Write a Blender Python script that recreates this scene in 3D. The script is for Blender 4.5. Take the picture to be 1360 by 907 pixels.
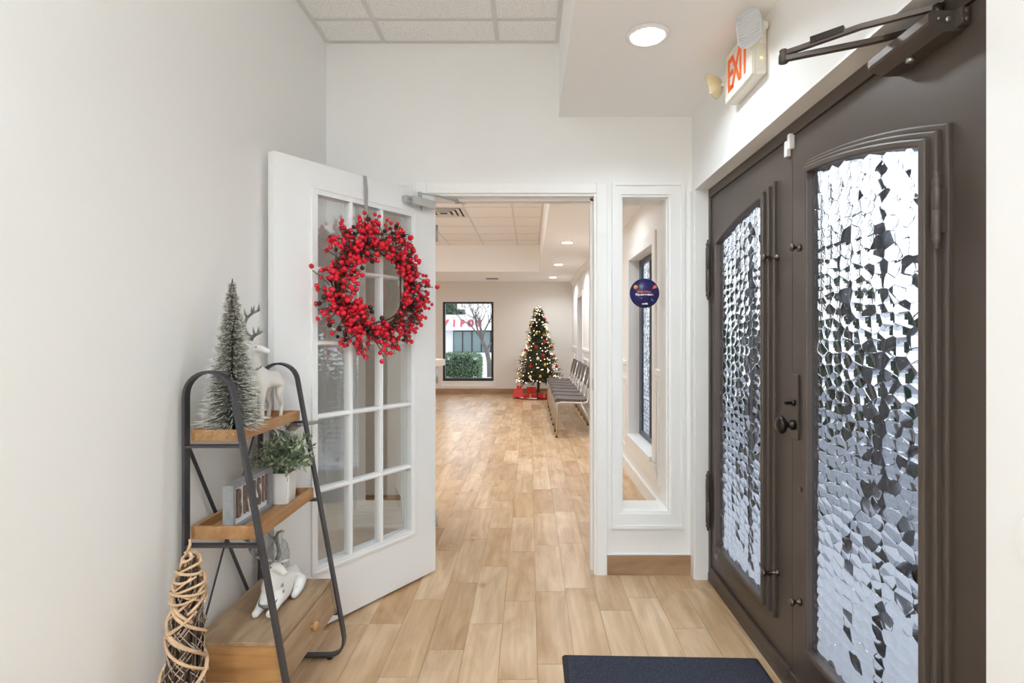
import bpy, bmesh, math, random
from mathutils import Vector, Matrix
random.seed(7)
for o in list(bpy.data.objects):
    bpy.data.objects.remove(o, do_unlink=True)
S = bpy.context.scene
COL = S.collection
PI = math.pi

def lin(r, g, b):
    f = lambda c: (c/255/12.92) if c/255 <= .04045 else ((c/255+.055)/1.055)**2.4
    return (f(r), f(g), f(b), 1)

# ------------------------------------------------------------------ camera
cam = bpy.data.cameras.new('camera')
camo = bpy.data.objects.new('camera', cam)
COL.objects.link(camo)
camo.location = (0, 0, 1.30)
camo.rotation_euler = (PI/2, 0, 0)
cam.sensor_fit = 'HORIZONTAL'
cam.sensor_width = 36
cam.lens = 36*720/1360
cam.shift_x = -23.5/1360
cam.shift_y = -10.5/1360
cam.clip_start = .05
cam.clip_end = 300
S.camera = camo
# ------------------------------------------------------------------ sky and exposure
w = bpy.data.worlds.new('sky')
S.world = w
w.use_nodes = True
wn = w.node_tree
bg = wn.nodes['Background']
tc = wn.nodes.new('ShaderNodeTexCoord')
sx = wn.nodes.new('ShaderNodeSeparateXYZ')
rp = wn.nodes.new('ShaderNodeValToRGB')
wn.links.new(tc.outputs['Generated'], sx.inputs[0])
wn.links.new(sx.outputs['Z'], rp.inputs['Fac'])
rp.color_ramp.elements[0].position = 0
rp.color_ramp.elements[0].color = (.93, .96, 1, 1)
rp.color_ramp.elements[1].position = .9
rp.color_ramp.elements[1].color = (.72, .82, 1, 1)
wn.links.new(rp.outputs[0], bg.inputs['Color'])
bg.inputs['Strength'].default_value = 1.75
S.view_settings.view_transform = 'Standard'
S.view_settings.look = 'None'
S.view_settings.exposure = 0.37
S.view_settings.gamma = 1
S.view_settings.use_curve_mapping = False
try:
    S.cycles.use_denoising = True
    S.cycles.max_bounces = 14
    S.cycles.diffuse_bounces = 12
    S.cycles.transparent_max_bounces = 16
    S.cycles.sample_clamp_indirect = 6
except Exception:
    pass
# lamp strengths (each lamp itself is built with its fixture further down)
NEAR_FILL_W, BACK_FILL_W = 13, 34
NEAR_CAN_W, BACK_CAN_W = 5, 9
NEAR_COL, BACK_COL = (.80, .925, 1), (.92, .96, 1)

# ------------------------------------------------------------------ mesh helpers
class MB:
    def __init__(s):
        s.v = []; s.f = []; s.m = []; s.smooth = []
    def add(s, vs, fs, smooth=False, mi=0):
        b = len(s.v)
        s.v.extend(tuple(p) for p in vs)
        for f in fs:
            s.f.append(tuple(b+i for i in f)); s.smooth.append(smooth); s.m.append(mi)
    def box(s, x0, x1, y0, y1, z0, z1, bev=0, mi=0):
        if bev <= 0:
            vs = [(x, y, z) for z in (z0, z1) for y in (y0, y1) for x in (x0, x1)]
            s.add(vs, [(0, 2, 3, 1), (4, 5, 7, 6), (0, 1, 5, 4), (2, 6, 7, 3), (0, 4, 6, 2), (1, 3, 7, 5)], False, mi)
        else:
            bm = bmesh.new()
            bmesh.ops.create_cube(bm, size=1)
            for v in bm.verts:
                v.co = Vector(((x0+x1)/2+v.co.x*(x1-x0), (y0+y1)/2+v.co.y*(y1-y0), (z0+z1)/2+v.co.z*(z1-z0)))
            bmesh.ops.bevel(bm, geom=bm.edges[:], offset=bev, segments=2, affect='EDGES', profile=.6)
            s.frombm(bm, mi=mi)
    def frombm(s, bm, smooth=False, mi=0):
        bm.verts.index_update()
        s.add([v.co[:] for v in bm.verts], [[v.index for v in f.verts] for f in bm.faces], smooth, mi)
        bm.free()
    def frommesh(s, me, M=None, smooth=False, mi=0):
        M = M or Matrix()
        s.add([(M @ v.co)[:] for v in me.vertices], [tuple(p.vertices) for p in me.polygons], smooth, mi)
    def tube(s, pts, r, n=6, cap=True, smooth=True, mi=0):
        pts = [Vector(p) for p in pts]
        rs = r if isinstance(r, (list, tuple)) else [r]*len(pts)
        up = None; vs = []; fs = []
        for i, p in enumerate(pts):
            a = pts[max(i-1, 0)]; b = pts[min(i+1, len(pts)-1)]
            d = (b-a)
            d = d.normalized() if d.length > 1e-9 else Vector((0, 0, 1))
            if up is None:
                up = Vector((0, 0, 1)) if abs(d.z) < .9 else Vector((1, 0, 0))
            x = (up - d*up.dot(d))
            if x.length < 1e-6: x = d.orthogonal()
            x.normalize(); up = x; y = d.cross(x)
            for k in range(n):
                t = 2*PI*k/n
                vs.append(p + x*(rs[i]*math.cos(t)) + y*(rs[i]*math.sin(t)))
        for i in range(len(pts)-1):
            for k in range(n):
                k2 = (k+1) % n
                fs.append((i*n+k, i*n+k2, (i+1)*n+k2, (i+1)*n+k))
        s.add(vs, fs, smooth, mi)
        if cap:
            b = len(s.v)-len(vs); e = b+(len(pts)-1)*n
            s.f.append(tuple(b+k for k in reversed(range(n)))); s.smooth.append(False); s.m.append(mi)
            s.f.append(tuple(e+k for k in range(n))); s.smooth.append(False); s.m.append(mi)
    def strap(s, pts, wv, wid, th, closed=False, mi=0):
        """flat bar along pts; wv = width direction"""
        pts = [Vector(p) for p in pts]; wv = Vector(wv).normalized()
        n = len(pts); vs = []; fs = []
        for i, p in enumerate(pts):
            a = pts[i-1] if (i > 0 or closed) else p
            b = pts[(i+1) % n] if (i < n-1 or closed) else p
            d = (b-a).normalized(); t = d.cross(wv).normalized()
            for sx_, st in ((-1, -1), (1, -1), (1, 1), (-1, 1)):
                vs.append(p + wv*(wid/2*sx_) + t*(th/2*st))
        for i in range(n if closed else n-1):
            j = (i+1) % n
            for k in range(4):
                k2 = (k+1) % 4
                fs.append((i*4+k, i*4+k2, j*4+k2, j*4+k))
        if not closed:
            fs += [(3, 2, 1, 0), ((n-1)*4, (n-1)*4+1, (n-1)*4+2, (n-1)*4+3)]
        s.add(vs, fs, False, mi)
    def lathe(s, prof, c=(0, 0, 0), n=16, axis='z', smooth=True, mi=0):
        """prof: (r, h) pairs, revolved about axis through c"""
        vs = []; fs = []
        for r, h in prof:
            for k in range(n):
                t = 2*PI*k/n
                a, b = r*math.cos(t), r*math.sin(t)
                p = {'z': (a, b, h), 'x': (h, a, b), 'y': (b, h, a)}[axis]
                vs.append((c[0]+p[0], c[1]+p[1], c[2]+p[2]))
        for i in range(len(prof)-1):
            for k in range(n):
                k2 = (k+1) % n
                fs.append((i*n+k, i*n+k2, (i+1)*n+k2, (i+1)*n+k))
        fs.append(tuple(reversed(range(n))))
        fs.append(tuple((len(prof)-1)*n+k for k in range(n)))
        s.add(vs, fs, smooth, mi)
    def ball(s, c, r, sub=1, sc=(1, 1, 1), mi=0):
        bm = bmesh.new()
        bmesh.ops.create_icosphere(bm, subdivisions=sub, radius=r)
        for v in bm.verts:
            v.co = Vector((c[0]+v.co.x*sc[0], c[1]+v.co.y*sc[1], c[2]+v.co.z*sc[2]))
        s.frombm(bm, True, mi)
    def prism(s, poly, d0, d1, axis='x', mi=0):
        """poly: 2D points; axis x -> (y,z), y -> (x,z), z -> (x,y)"""
        f3 = {'x': lambda p, d: (d, p[0], p[1]), 'y': lambda p, d: (p[0], d, p[1]), 'z': lambda p, d: (p[0], p[1], d)}[axis]
        n = len(poly)
        vs = [f3(p, d0) for p in poly]+[f3(p, d1) for p in poly]
        fs = [tuple(reversed(range(n))), tuple(range(n, 2*n))]
        for i in range(n):
            j = (i+1) % n
            fs.append((i, j, n+j, n+i))
        s.add(vs, fs, False, mi)
    def ring(s, inner, outer, d0, d1, axis='x', mi=0):
        """closed frame between two outlines of equal length"""
        f3 = {'x': lambda p, d: (d, p[0], p[1]), 'y': lambda p, d: (p[0], d, p[1]), 'z': lambda p, d: (p[0], p[1], d)}[axis]
        n = len(inner)
        vs = [f3(p, d0) for p in inner]+[f3(p, d0) for p in outer]+[f3(p, d1) for p in inner]+[f3(p, d1) for p in outer]
        fs = []
        for i in range(n):
            j = (i+1) % n
            fs += [(i, j, n+j, n+i), (2*n+i, 3*n+i, 3*n+j, 2*n+j), (i, 2*n+i, 2*n+j, j), (n+i, n+j, 3*n+j, 3*n+i)]
        s.add(vs, fs, False, mi)

ORG = {}
def rect(a0, a1, b0, b1):
    return [(a0, b0), (a1, b0), (a1, b1), (a0, b1)]

def mk(name, mb, mat, parent=None, world=True, keep=False, **props):
    me = bpy.data.meshes.new(name)
    off = Vector((0, 0, 0))
    if parent is not None and world:
        off = ORG.get(parent.name, Vector((0, 0, 0)))
    me.from_pydata([(v[0]-off.x, v[1]-off.y, v[2]-off.z) for v in mb.v], [], mb.f)
    for m in (mat if isinstance(mat, (list, tuple)) else [mat]):
        me.materials.append(m)
    me.polygons.foreach_set('use_smooth', mb.smooth)
    me.polygons.foreach_set('material_index', mb.m)
    bm = bmesh.new(); bm.from_mesh(me)
    if not keep: bmesh.ops.recalc_face_normals(bm, faces=bm.faces[:])
    bm.to_mesh(me); bm.free()
    me.update()
    return link(name, me, parent, **props)

def link(name, me, parent=None, **props):
    o = bpy.data.objects.new(name, me)
    COL.objects.link(o)
    if parent is not None:
        o.parent = parent
        ORG[o.name] = ORG.get(parent.name, Vector((0, 0, 0)))
    for k, v in props.items():
        o[k] = v
    return o

def tag(o, label, cat, group=None, kind=None):
    o['label'] = label; o['category'] = cat
    if group: o['group'] = group
    if kind: o['kind'] = kind
    return o

def thing(name, label, cat, loc=(0, 0, 0), rotz=0, group=None, kind=None):
    o = bpy.data.objects.new(name, None)
    COL.objects.link(o)
    o.location = loc
    o.rotation_euler = (0, 0, rotz)
    o.empty_display_size = .05
    ORG[o.name] = Vector(loc)
    return tag(o, label, cat, group, kind)

def copy_tree(root, loc, rotz, label, group=None):
    r = root.copy(); COL.objects.link(r)
    r.location = loc; r.rotation_euler = (0, 0, rotz)
    r['label'] = label
    if group: r['group'] = group
    for ch in list(root.children):
        c = ch.copy(); COL.objects.link(c); c.parent = r
        for g in list(ch.children):
            d = g.copy(); COL.objects.link(d); d.parent = c
    return r

def text_mesh(txt, size, ext=.002, bold=0.0, M=None):
    cu = bpy.data.curves.new('lettering', 'FONT')
    cu.body = txt; cu.size = size; cu.extrude = ext; cu.offset = bold
    cu.align_x = 'CENTER'; cu.align_y = 'CENTER'
    o = bpy.data.objects.new('lettering', cu)
    COL.objects.link(o)
    bpy.context.view_layer.update()
    dg = bpy.context.evaluated_depsgraph_get()
    me = bpy.data.meshes.new_from_object(o.evaluated_get(dg))
    bpy.data.objects.remove(o, do_unlink=True)
    mb = MB(); mb.frommesh(me, M)
    return mb

def basis(xa, ya, za, loc, sx_=1, sy_=1):
    M = Matrix.Identity(4)
    for i in range(3):
        M[i][0] = xa[i]*sx_; M[i][1] = ya[i]*sy_; M[i][2] = za[i]; M[i][3] = loc[i]
    return M

def skin(verts, edges, radii, root=0, sub=2):
    me = bpy.data.meshes.new('body')
    me.from_pydata(verts, edges, [])
    o = bpy.data.objects.new('body', me)
    COL.objects.link(o)
    m = o.modifiers.new('skin', 'SKIN')
    m.use_smooth_shade = True
    sv = me.skin_vertices[0].data
    for i, r in enumerate(radii):
        sv[i].radius = (r, r) if not isinstance(r, tuple) else r
        sv[i].use_root = (i == root)
    s2 = o.modifiers.new('sub', 'SUBSURF'); s2.levels = sub; s2.render_levels = sub
    bpy.context.view_layer.update()
    dg = bpy.context.evaluated_depsgraph_get()
    r = bpy.data.meshes.new_from_object(o.evaluated_get(dg))
    bpy.data.objects.remove(o, do_unlink=True)
    mb = MB(); mb.frommesh(r, None, True)
    return mb

# ------------------------------------------------------------------ materials
def nodes(name):
    m = bpy.data.materials.new(name); m.use_nodes = True
    nt = m.node_tree
    return m, nt, nt.nodes['Principled BSDF']

def mat(name, col, rough=.5, metal=0, spec=.5, bump=0, bscale=60, var=0, vscale=8, emit=None, es=0):
    m, nt, p = nodes(name)
    p.inputs['Base Color'].default_value = col
    p.inputs['Roughness'].default_value = rough
    p.inputs['Metallic'].default_value = metal
    p.inputs['Specular IOR Level'].default_value = spec
    if emit:
        p.inputs['Emission Color'].default_value = emit
        p.inputs['Emission Strength'].default_value = es
    if bump or var:
        t = nt.nodes.new('ShaderNodeTexCoord')
    if bump:
        nz = nt.nodes.new('ShaderNodeTexNoise'); nz.inputs['Scale'].default_value = bscale; nz.inputs['Detail'].default_value = 3
        b = nt.nodes.new('ShaderNodeBump'); b.inputs['Strength'].default_value = bump; b.inputs['Distance'].default_value = .002
        nt.links.new(t.outputs['Object'], nz.inputs['Vector'])
        nt.links.new(nz.outputs['Fac'], b.inputs['Height']); nt.links.new(b.outputs[0], p.inputs['Normal'])
    if var:
        nz = nt.nodes.new('ShaderNodeTexNoise'); nz.inputs['Scale'].default_value = vscale; nz.inputs['Detail'].default_value = 4
        nt.links.new(t.outputs['Object'], nz.inputs['Vector'])
        r = nt.nodes.new('ShaderNodeValToRGB')
        r.color_ramp.elements[0].position = .3; r.color_ramp.elements[1].position = .7
        r.color_ramp.elements[0].color = (col[0]*(1-var), col[1]*(1-var), col[2]*(1-var), 1)
        r.color_ramp.elements[1].color = (min(1, col[0]*(1+var)), min(1, col[1]*(1+var)), min(1, col[2]*(1+var)), 1)
        nt.links.new(nz.outputs['Fac'], r.inputs[0]); nt.links.new(r.outputs[0], p.inputs['Base Color'])
    return m

def wood(name, c_dark, c_light, axis=1, scale=1.0, rough=.45, tones=None, knots=True):
    """grain runs along axis; tones: list of plank colours picked per object or island"""
    m, nt, p = nodes(name)
    L = nt.links.new; N = nt.nodes.new
    t = N('ShaderNodeTexCoord'); oi = N('ShaderNodeObjectInfo'); ge = N('ShaderNodeNewGeometry')
    ad = N('ShaderNodeMath'); ad.operation = 'ADD'
    L(oi.outputs['Random'], ad.inputs[0]); L(ge.outputs['Random Per Island'], ad.inputs[1])
    fr = N('ShaderNodeMath'); fr.operation = 'FRACT'; L(ad.outputs[0], fr.inputs[0])
    mul = N('ShaderNodeMath'); mul.operation = 'MULTIPLY'; mul.inputs[1].default_value = 37.3; L(fr.outputs[0], mul.inputs[0])
    va = N('ShaderNodeVectorMath'); va.operation = 'ADD'; L(t.outputs['Object'], va.inputs[0]); L(mul.outputs[0], va.inputs[1])
    mp = N('ShaderNodeMapping'); L(va.outputs[0], mp.inputs['Vector'])
    sc = [22*scale]*3; sc[axis] = 1.6*scale
    mp.inputs['Scale'].default_value = sc
    n1 = N('ShaderNodeTexNoise'); n1.inputs['Scale'].default_value = 1; n1.inputs['Detail'].default_value = 6; n1.inputs['Roughness'].default_value = .6; n1.inputs['Distortion'].default_value = .6
    L(mp.outputs[0], n1.inputs['Vector'])
    mp2 = N('ShaderNodeMapping'); L(va.outputs[0], mp2.inputs['Vector'])
    sc2 = [7*scale]*3; sc2[axis] = 2.2*scale; mp2.inputs['Scale'].default_value = sc2
    n2 = N('ShaderNodeTexNoise'); n2.inputs['Scale'].default_value = 1; n2.inputs['Detail'].default_value = 3; n2.inputs['Distortion'].default_value = 1.2
    L(mp2.outputs[0], n2.inputs['Vector'])
    mx = N('ShaderNodeMix'); mx.data_type = 'FLOAT'; mx.inputs[0].default_value = .5
    L(n1.outputs['Fac'], mx.inputs[2]); L(n2.outputs['Fac'], mx.inputs[3])
    r = N('ShaderNodeValToRGB'); L(mx.outputs[0], r.inputs[0])
    r.color_ramp.elements[0].position = .36; r.color_ramp.elements[1].position = .64
    r.color_ramp.elements[0].color = c_dark; r.color_ramp.elements[1].color = c_light
    out = r.outputs[0]
    if tones:
        tr = N('ShaderNodeValToRGB'); tr.color_ramp.interpolation = 'LINEAR'
        e = tr.color_ramp.elements
        e[0].position = 0; e[0].color = tones[0]; e[1].position = 1; e[1].color = tones[-1]
        for i, c in enumerate(tones[1:-1]):
            x = e.new((i+1)/(len(tones)-1)); x.color = c
        L(fr.outputs[0], tr.inputs[0])
        mm = N('ShaderNodeMix'); mm.data_type = 'RGBA'; mm.blend_type = 'MULTIPLY'; mm.inputs[0].default_value = 1
        L(r.outputs[0], mm.inputs[6]); L(tr.outputs[0], mm.inputs[7]); out = mm.outputs[2]
    if knots:
        vo = N('ShaderNodeTexVoronoi'); vo.inputs['Scale'].default_value = 1
        mp3 = N('ShaderNodeMapping'); L(va.outputs[0], mp3.inputs['Vector'])
        s3 = [5*scale]*3; s3[axis] = 3*scale; mp3.inputs['Scale'].default_value = s3
        L(mp3.outputs[0], vo.inputs['Vector'])
        kr = N('ShaderNodeValToRGB'); kr.color_ramp.elements[0].position = .03; kr.color_ramp.elements[1].position = .13
        kr.color_ramp.elements[0].color = (.45, .38, .32, 1); kr.color_ramp.elements[1].color = (1, 1, 1, 1)
        L(vo.outputs['Distance'], kr.inputs[0])
        m3 = N('ShaderNodeMix'); m3.data_type = 'RGBA'; m3.blend_type = 'MULTIPLY'; m3.inputs[0].default_value = .6
        L(out, m3.inputs[6]); L(kr.outputs[0], m3.inputs[7]); out = m3.outputs[2]
    L(out, p.inputs['Base Color'])
    p.inputs['Roughness'].default_value = rough
    b = N('ShaderNodeBump'); b.inputs['Strength'].default_value = .12; b.inputs['Distance'].default_value = .002
    L(n1.outputs['Fac'], b.inputs['Height']); L(b.outputs[0], p.inputs['Normal'])
    return m

def clear_glass(name, ior=1.5, tint=(.97, .985, .98, 1)):
    m = bpy.data.materials.new(name); m.use_nodes = True
    nt = m.node_tree; nt.nodes.clear(); N = nt.nodes.new
    o = N('ShaderNodeOutputMaterial'); mx = N('ShaderNodeMixShader'); f = N('ShaderNodeFresnel')
    t = N('ShaderNodeBsdfTransparent'); g = N('ShaderNodeBsdfGlossy')
    ge = N('ShaderNodeNewGeometry'); ma = N('ShaderNodeMath'); ma.operation = 'MULTIPLY_ADD'; ma.inputs[1].default_value = -2; ma.inputs[2].default_value = 1
    pw = N('ShaderNodeMath'); pw.operation = 'POWER'; pw.inputs[0].default_value = ior
    nt.links.new(ge.outputs['Backfacing'], ma.inputs[0]); nt.links.new(ma.outputs[0], pw.inputs[1]); nt.links.new(pw.outputs[0], f.inputs['IOR'])
    t.inputs['Color'].default_value = tint
    g.inputs['Roughness'].default_value = .01
    nt.links.new(f.outputs[0], mx.inputs[0]); nt.links.new(t.outputs[0], mx.inputs[1]); nt.links.new(g.outputs[0], mx.inputs[2])
    nt.links.new(mx.outputs[0], o.inputs[0])
    return m

def hammered_glass(name, scale=26, tilt=.42, ior=1.16):
    """pebbled cells: each cell is a little lens with a tilt of its own"""
    m = bpy.data.materials.new(name); m.use_nodes = True
    nt = m.node_tree; nt.nodes.clear(); N = nt.nodes.new; L = nt.links.new
    t = N('ShaderNodeTexCoord')
    mp = N('ShaderNodeMapping'); mp.inputs['Scale'].default_value = (1, .78, 1.08)
    L(t.outputs['Object'], mp.inputs['Vector'])
    v1 = N('ShaderNodeTexVoronoi'); v1.inputs['Scale'].default_value = scale; v1.inputs['Randomness'].default_value = .8
    v2 = N('ShaderNodeTexVoronoi'); v2.inputs['Scale'].default_value = scale; v2.inputs['Randomness'].default_value = .8; v2.feature = 'DISTANCE_TO_EDGE'
    L(mp.outputs[0], v1.inputs['Vector']); L(mp.outputs[0], v2.inputs['Vector'])
    sub = N('ShaderNodeVectorMath'); sub.operation = 'SUBTRACT'; sub.inputs[1].default_value = (.5, .5, .5)
    L(v1.outputs['Color'], sub.inputs[0])
    sc = N('ShaderNodeVectorMath'); sc.operation = 'SCALE'; sc.inputs['Scale'].default_value = tilt
    L(sub.outputs[0], sc.inputs[0])
    ge = N('ShaderNodeNewGeometry')
    ad = N('ShaderNodeVectorMath'); ad.operation = 'ADD'; L(ge.outputs['Normal'], ad.inputs[0]); L(sc.outputs[0], ad.inputs[1])
    nm = N('ShaderNodeVectorMath'); nm.operation = 'NORMALIZE'; L(ad.outputs[0], nm.inputs[0])
    sq = N('ShaderNodeMath'); sq.operation = 'POWER'; sq.inputs[1].default_value = 2; L(v1.outputs['Distance'], sq.inputs[0])
    rm = N('ShaderNodeMapRange'); rm.inputs[1].default_value = 0; rm.inputs[2].default_value = .05; L(v2.outputs['Distance'], rm.inputs[0])
    hh = N('ShaderNodeMath'); hh.operation = 'MULTIPLY_ADD'; hh.inputs[1].default_value = .04; L(rm.outputs[0], hh.inputs[0])
    ng = N('ShaderNodeMath'); ng.operation = 'MULTIPLY'; ng.inputs[1].default_value = -1; L(sq.outputs[0], ng.inputs[0]); L(ng.outputs[0], hh.inputs[2])
    b = N('ShaderNodeBump'); b.inputs['Strength'].default_value = 1; b.inputs['Distance'].default_value = .016
    L(hh.outputs[0], b.inputs['Height']); L(nm.outputs[0], b.inputs['Normal'])
    rf = N('ShaderNodeBsdfRefraction'); rf.inputs['IOR'].default_value = ior; rf.inputs['Roughness'].default_value = .07
    rf.inputs['Color'].default_value = (.60, .625, .655, 1)
    gl = N('ShaderNodeBsdfGlossy'); gl.inputs['Roughness'].default_value = .06
    f = N('ShaderNodeFresnel'); f.inputs['IOR'].default_value = 1.45
    L(b.outputs[0], rf.inputs['Normal']); L(b.outputs[0], gl.inputs['Normal'])
    mx = N('ShaderNodeMixShader'); L(f.outputs[0], mx.inputs[0]); L(rf.outputs[0], mx.inputs[1]); L(gl.outputs[0], mx.inputs[2])
    o = N('ShaderNodeOutputMaterial'); L(mx.outputs[0], o.inputs[0])
    return m

def speckle(name, base, dots, scale, lo, hi, rough=.9, bump=.3):
    m, nt, p = nodes(name)
    N = nt.nodes.new; L = nt.links.new
    t = N('ShaderNodeTexCoord'); n = N('ShaderNodeTexNoise'); n.inputs['Scale'].default_value = scale; n.inputs['Detail'].default_value = 2
    L(t.outputs['Object'], n.inputs['Vector'])
    r = N('ShaderNodeValToRGB'); r.color_ramp.elements[0].position = lo; r.color_ramp.elements[1].position = hi
    r.color_ramp.elements[0].color = base; r.color_ramp.elements[1].color = dots
    L(n.outputs['Fac'], r.inputs[0]); L(r.outputs[0], p.inputs['Base Color'])
    b = N('ShaderNodeBump'); b.inputs['Strength'].default_value = bump; b.inputs['Distance'].default_value = .002
    L(n.outputs['Fac'], b.inputs['Height']); L(b.outputs[0], p.inputs['Normal'])
    p.inputs['Roughness'].default_value = rough
    return m

M = {}
M['paint'] = mat('wall_paint', (.875, .872, .865, 1), .6, spec=.3, bump=.05, bscale=220)
M['paint_shaded'] = mat('shaded_white_paint', (.79, .77, .735, 1), .6, spec=.3, bump=.05, bscale=220)  # same white paint; the back room's warm dim light is in its colour
M['ceil'] = mat('ceiling_paint', (.93, .93, .925, 1), .7, spec=.2)
M['trim'] = mat('white_trim', (.89, .89, .885, 1), .35, spec=.4)
M['door_white'] = mat('white_door_paint', (.87, .88, .89, 1), .4, spec=.4)
M['tile'] = speckle('acoustic_tile', (.92, .92, .915, 1), (.50, .50, .49, 1), 150, .58, .70)
M['grid'] = mat('ceiling_grid', (.70, .695, .68, 1), .5)
M['bronze'] = mat('dark_bronze_iron', (.098, .076, .064, 1), .42, .25, .5, bump=.04, bscale=150)
M['bronze_dark'] = mat('oil_rubbed_bronze', (.045, .036, .032, 1), .3, .8)
M['bronze_closer'] = mat('closer_bronze', (.115, .092, .078, 1), .4, .4)
M['scroll'] = mat('weathered_iron', (.16, .165, .175, 1), .6, .2)
M['knob'] = mat('aged_bronze_knob', (.16, .135, .11, 1), .3, .9)
M['steel'] = mat('brushed_steel', (.48, .48, .48, 1), .35, .9)
M['chrome'] = mat('chair_frame_steel', (.62, .60, .57, 1), .25, .9)
M['silver'] = mat('silver_paint', (.30, .295, .29, 1), .3, .85)
M['grey_metal'] = mat('shelf_steel', (.075, .075, .085, 1), .45, .5)
M['glass'] = clear_glass('clear_glass', 3.3)
M['glass_far'] = clear_glass('window_glass', 1.3)
M['hammer'] = hammered_glass('hammered_glass')
M['black'] = mat('black_aluminium', (.02, .021, .024, 1), .4)
M['slate'] = mat('slate_aluminium', lin(52, 62, 78), .3, .2)
M['rubber'] = mat('black_rubber', (.015, .015, .015, 1), .7)
W1, W2 = (.74, .60, .44, 1), (.86, .745, .60, 1)
TONES = [(.70, .61, .50, 1), (.96, .93, .90, 1), (.80, .69, .54, 1), (1, .98, .95, 1), (.86, .79, .71, 1), (.78, .66, .52, 1), (.93, .88, .80, 1)]
M['plank'] = wood('floor_plank_wood', lin(194, 162, 124), lin(234, 211, 182), 1, 1, .30, TONES)
M['grout'] = mat('grout', lin(172, 146, 116), .9)
M['base_wood'] = wood('baseboard_wood', lin(140, 108, 80), lin(178, 146, 114), 0, 1, .45)
M['shelf_wood'] = wood('shelf_pine', lin(150, 106, 66), lin(192, 148, 102), 1, 1.6, .5)
M['box_wood'] = wood('drawer_box_wood', lin(136, 108, 80), lin(178, 152, 122), 1, 1.6, .5)
M['mat'] = speckle('navy_mat_pile', lin(44, 48, 62), lin(112, 116, 130), 260, .58, .74, .95, .8)
M['ceramic'] = mat('white_ceramic', (.86, .85, .83, 1), .22)
M['berry'] = mat('red_berry', lin(220, 30, 52), .16)
M['berry_dk'] = mat('dark_berry', lin(52, 18, 24), .3)
M['twig'] = mat('brown_twig', lin(96, 60, 38), .8, var=.3, vscale=40)
M['twig_dk'] = mat('dark_twig', lin(92, 74, 62), .85, var=.35, vscale=60)
M['rattan'] = mat('peeled_rattan', lin(204, 172, 138), .6, var=.18, vscale=30)

# ================================================================== SETTING
YP0, YP1 = 2.928, 3.093          # partition between the two rooms
XL, XR = -1.10, .875             # near room side walls
XB = .92                         # back room wall on the window side
YF = 11.70                       # far wall
ZC, ZS = 2.87, 2.471             # near room ceiling and soffit
ZC2, ZS2 = 2.90, 2.42

def struct(name, mb, m, label, cat='wall'):
    return tag(mk(name, mb, m), label, cat, None, 'structure')

b = MB(); b.box(XL-.12, XL, -2.6, YP0, 0, 3.0)
wall_left = struct('wall_left', b, M['paint'], 'plain white wall behind the ladder shelf')
b = MB(); b.box(XL, 1.03, -2.72, -2.6, 0, 3.0)
struct('wall_back', b, M['paint'], 'white wall at the closed end of the entry behind the viewer')
b = MB()
b.box(XR, 1.03, -2.6, 1.039, 0, 2.60)
b.box(XR, 1.03, 1.039, 2.86, 2.058, 2.60)
b.box(XR, 1.03, 2.86, YP0, 0, 2.60)
struct('wall_right', b, M['paint'], 'white wall around the brown double doors under the exit sign')
# partition with door opening and two sidelights
DX0, DX1, DZ = -.555, .359, 2.054
SLR = (.498, .746, .344, 2.035)
SLL = (-.942, -.694, .344, 2.035)
b = MB()
def wseg(x0, x1, z0, z1): b.box(x0, x1, YP0, YP1, z0, z1)
wseg(-4.1, SLL[0], 0, 3.0); wseg(SLL[0], SLL[1], 0, SLL[2]); wseg(SLL[0], SLL[1], SLL[3], 3.0)
wseg(SLL[1], DX0, 0, 3.0); wseg(DX0, DX1, DZ, 3.0); wseg(DX1, SLR[0], 0, 3.0)
wseg(SLR[0], SLR[1], 0, SLR[2]); wseg(SLR[0], SLR[1], SLR[3], 3.0); wseg(SLR[1], 1.05, 0, 3.0)
struct('wall_partition', b, M['paint'], 'white wall with the open doorway and narrow glazed sidelights')
# back room
WIN = (-1.877, -.780, .276, 1.985)       # far window
b = MB()
b.box(-4.1, WIN[0], YF, YF+.16, 0, 3.0); b.box(WIN[1], XB, YF, YF+.16, 0, 3.0)
b.box(WIN[0], WIN[1], YF, YF+.16, 0, WIN[2]); b.box(WIN[0], WIN[1], YF, YF+.16, WIN[3], 3.0)
struct('wall_far', b, M['paint_shaded'], 'shade-toned white wall with the black framed window behind the christmas tree')
SW = [(4.02, 4.97), (6.70, 7.65), (9.40, 10.33)]
SZ0, SZ1 = .38, 1.965
b = MB(); y = YP1
for a0, a1 in SW:
    b.box(XB, XB+.16, y, a0, 0, 2.6); b.box(XB, XB+.16, a0, a1, 0, SZ0); b.box(XB, XB+.16, a0, a1, SZ1, 2.6); y = a1
b.box(XB, XB+.16, y, YF+.16, 0, 2.6)
struct('wall_side', b, M['paint'], 'panelled white wall with tall windows behind the row of chairs')
b = MB(); b.box(-4.1, -4.0, YP1, YF, 0, 3.0)
struct('wall_reception', b, M['paint_shaded'], 'shade-toned white wall at the hidden side of the waiting room')
b = MB(); b.box(-4.0, -.83, 4.0, 4.12, 0, ZC2)
struct('wall_return', b, M['paint_shaded'], 'short shade-toned white return wall seen through the open glazed door')
b = MB(); b.box(-4.0, -.825, 3.985, 4.0, 0, .11)
struct('baseboard_return', b, M['base_wood'], 'wood baseboard along the short return wall', 'baseboard')

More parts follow.
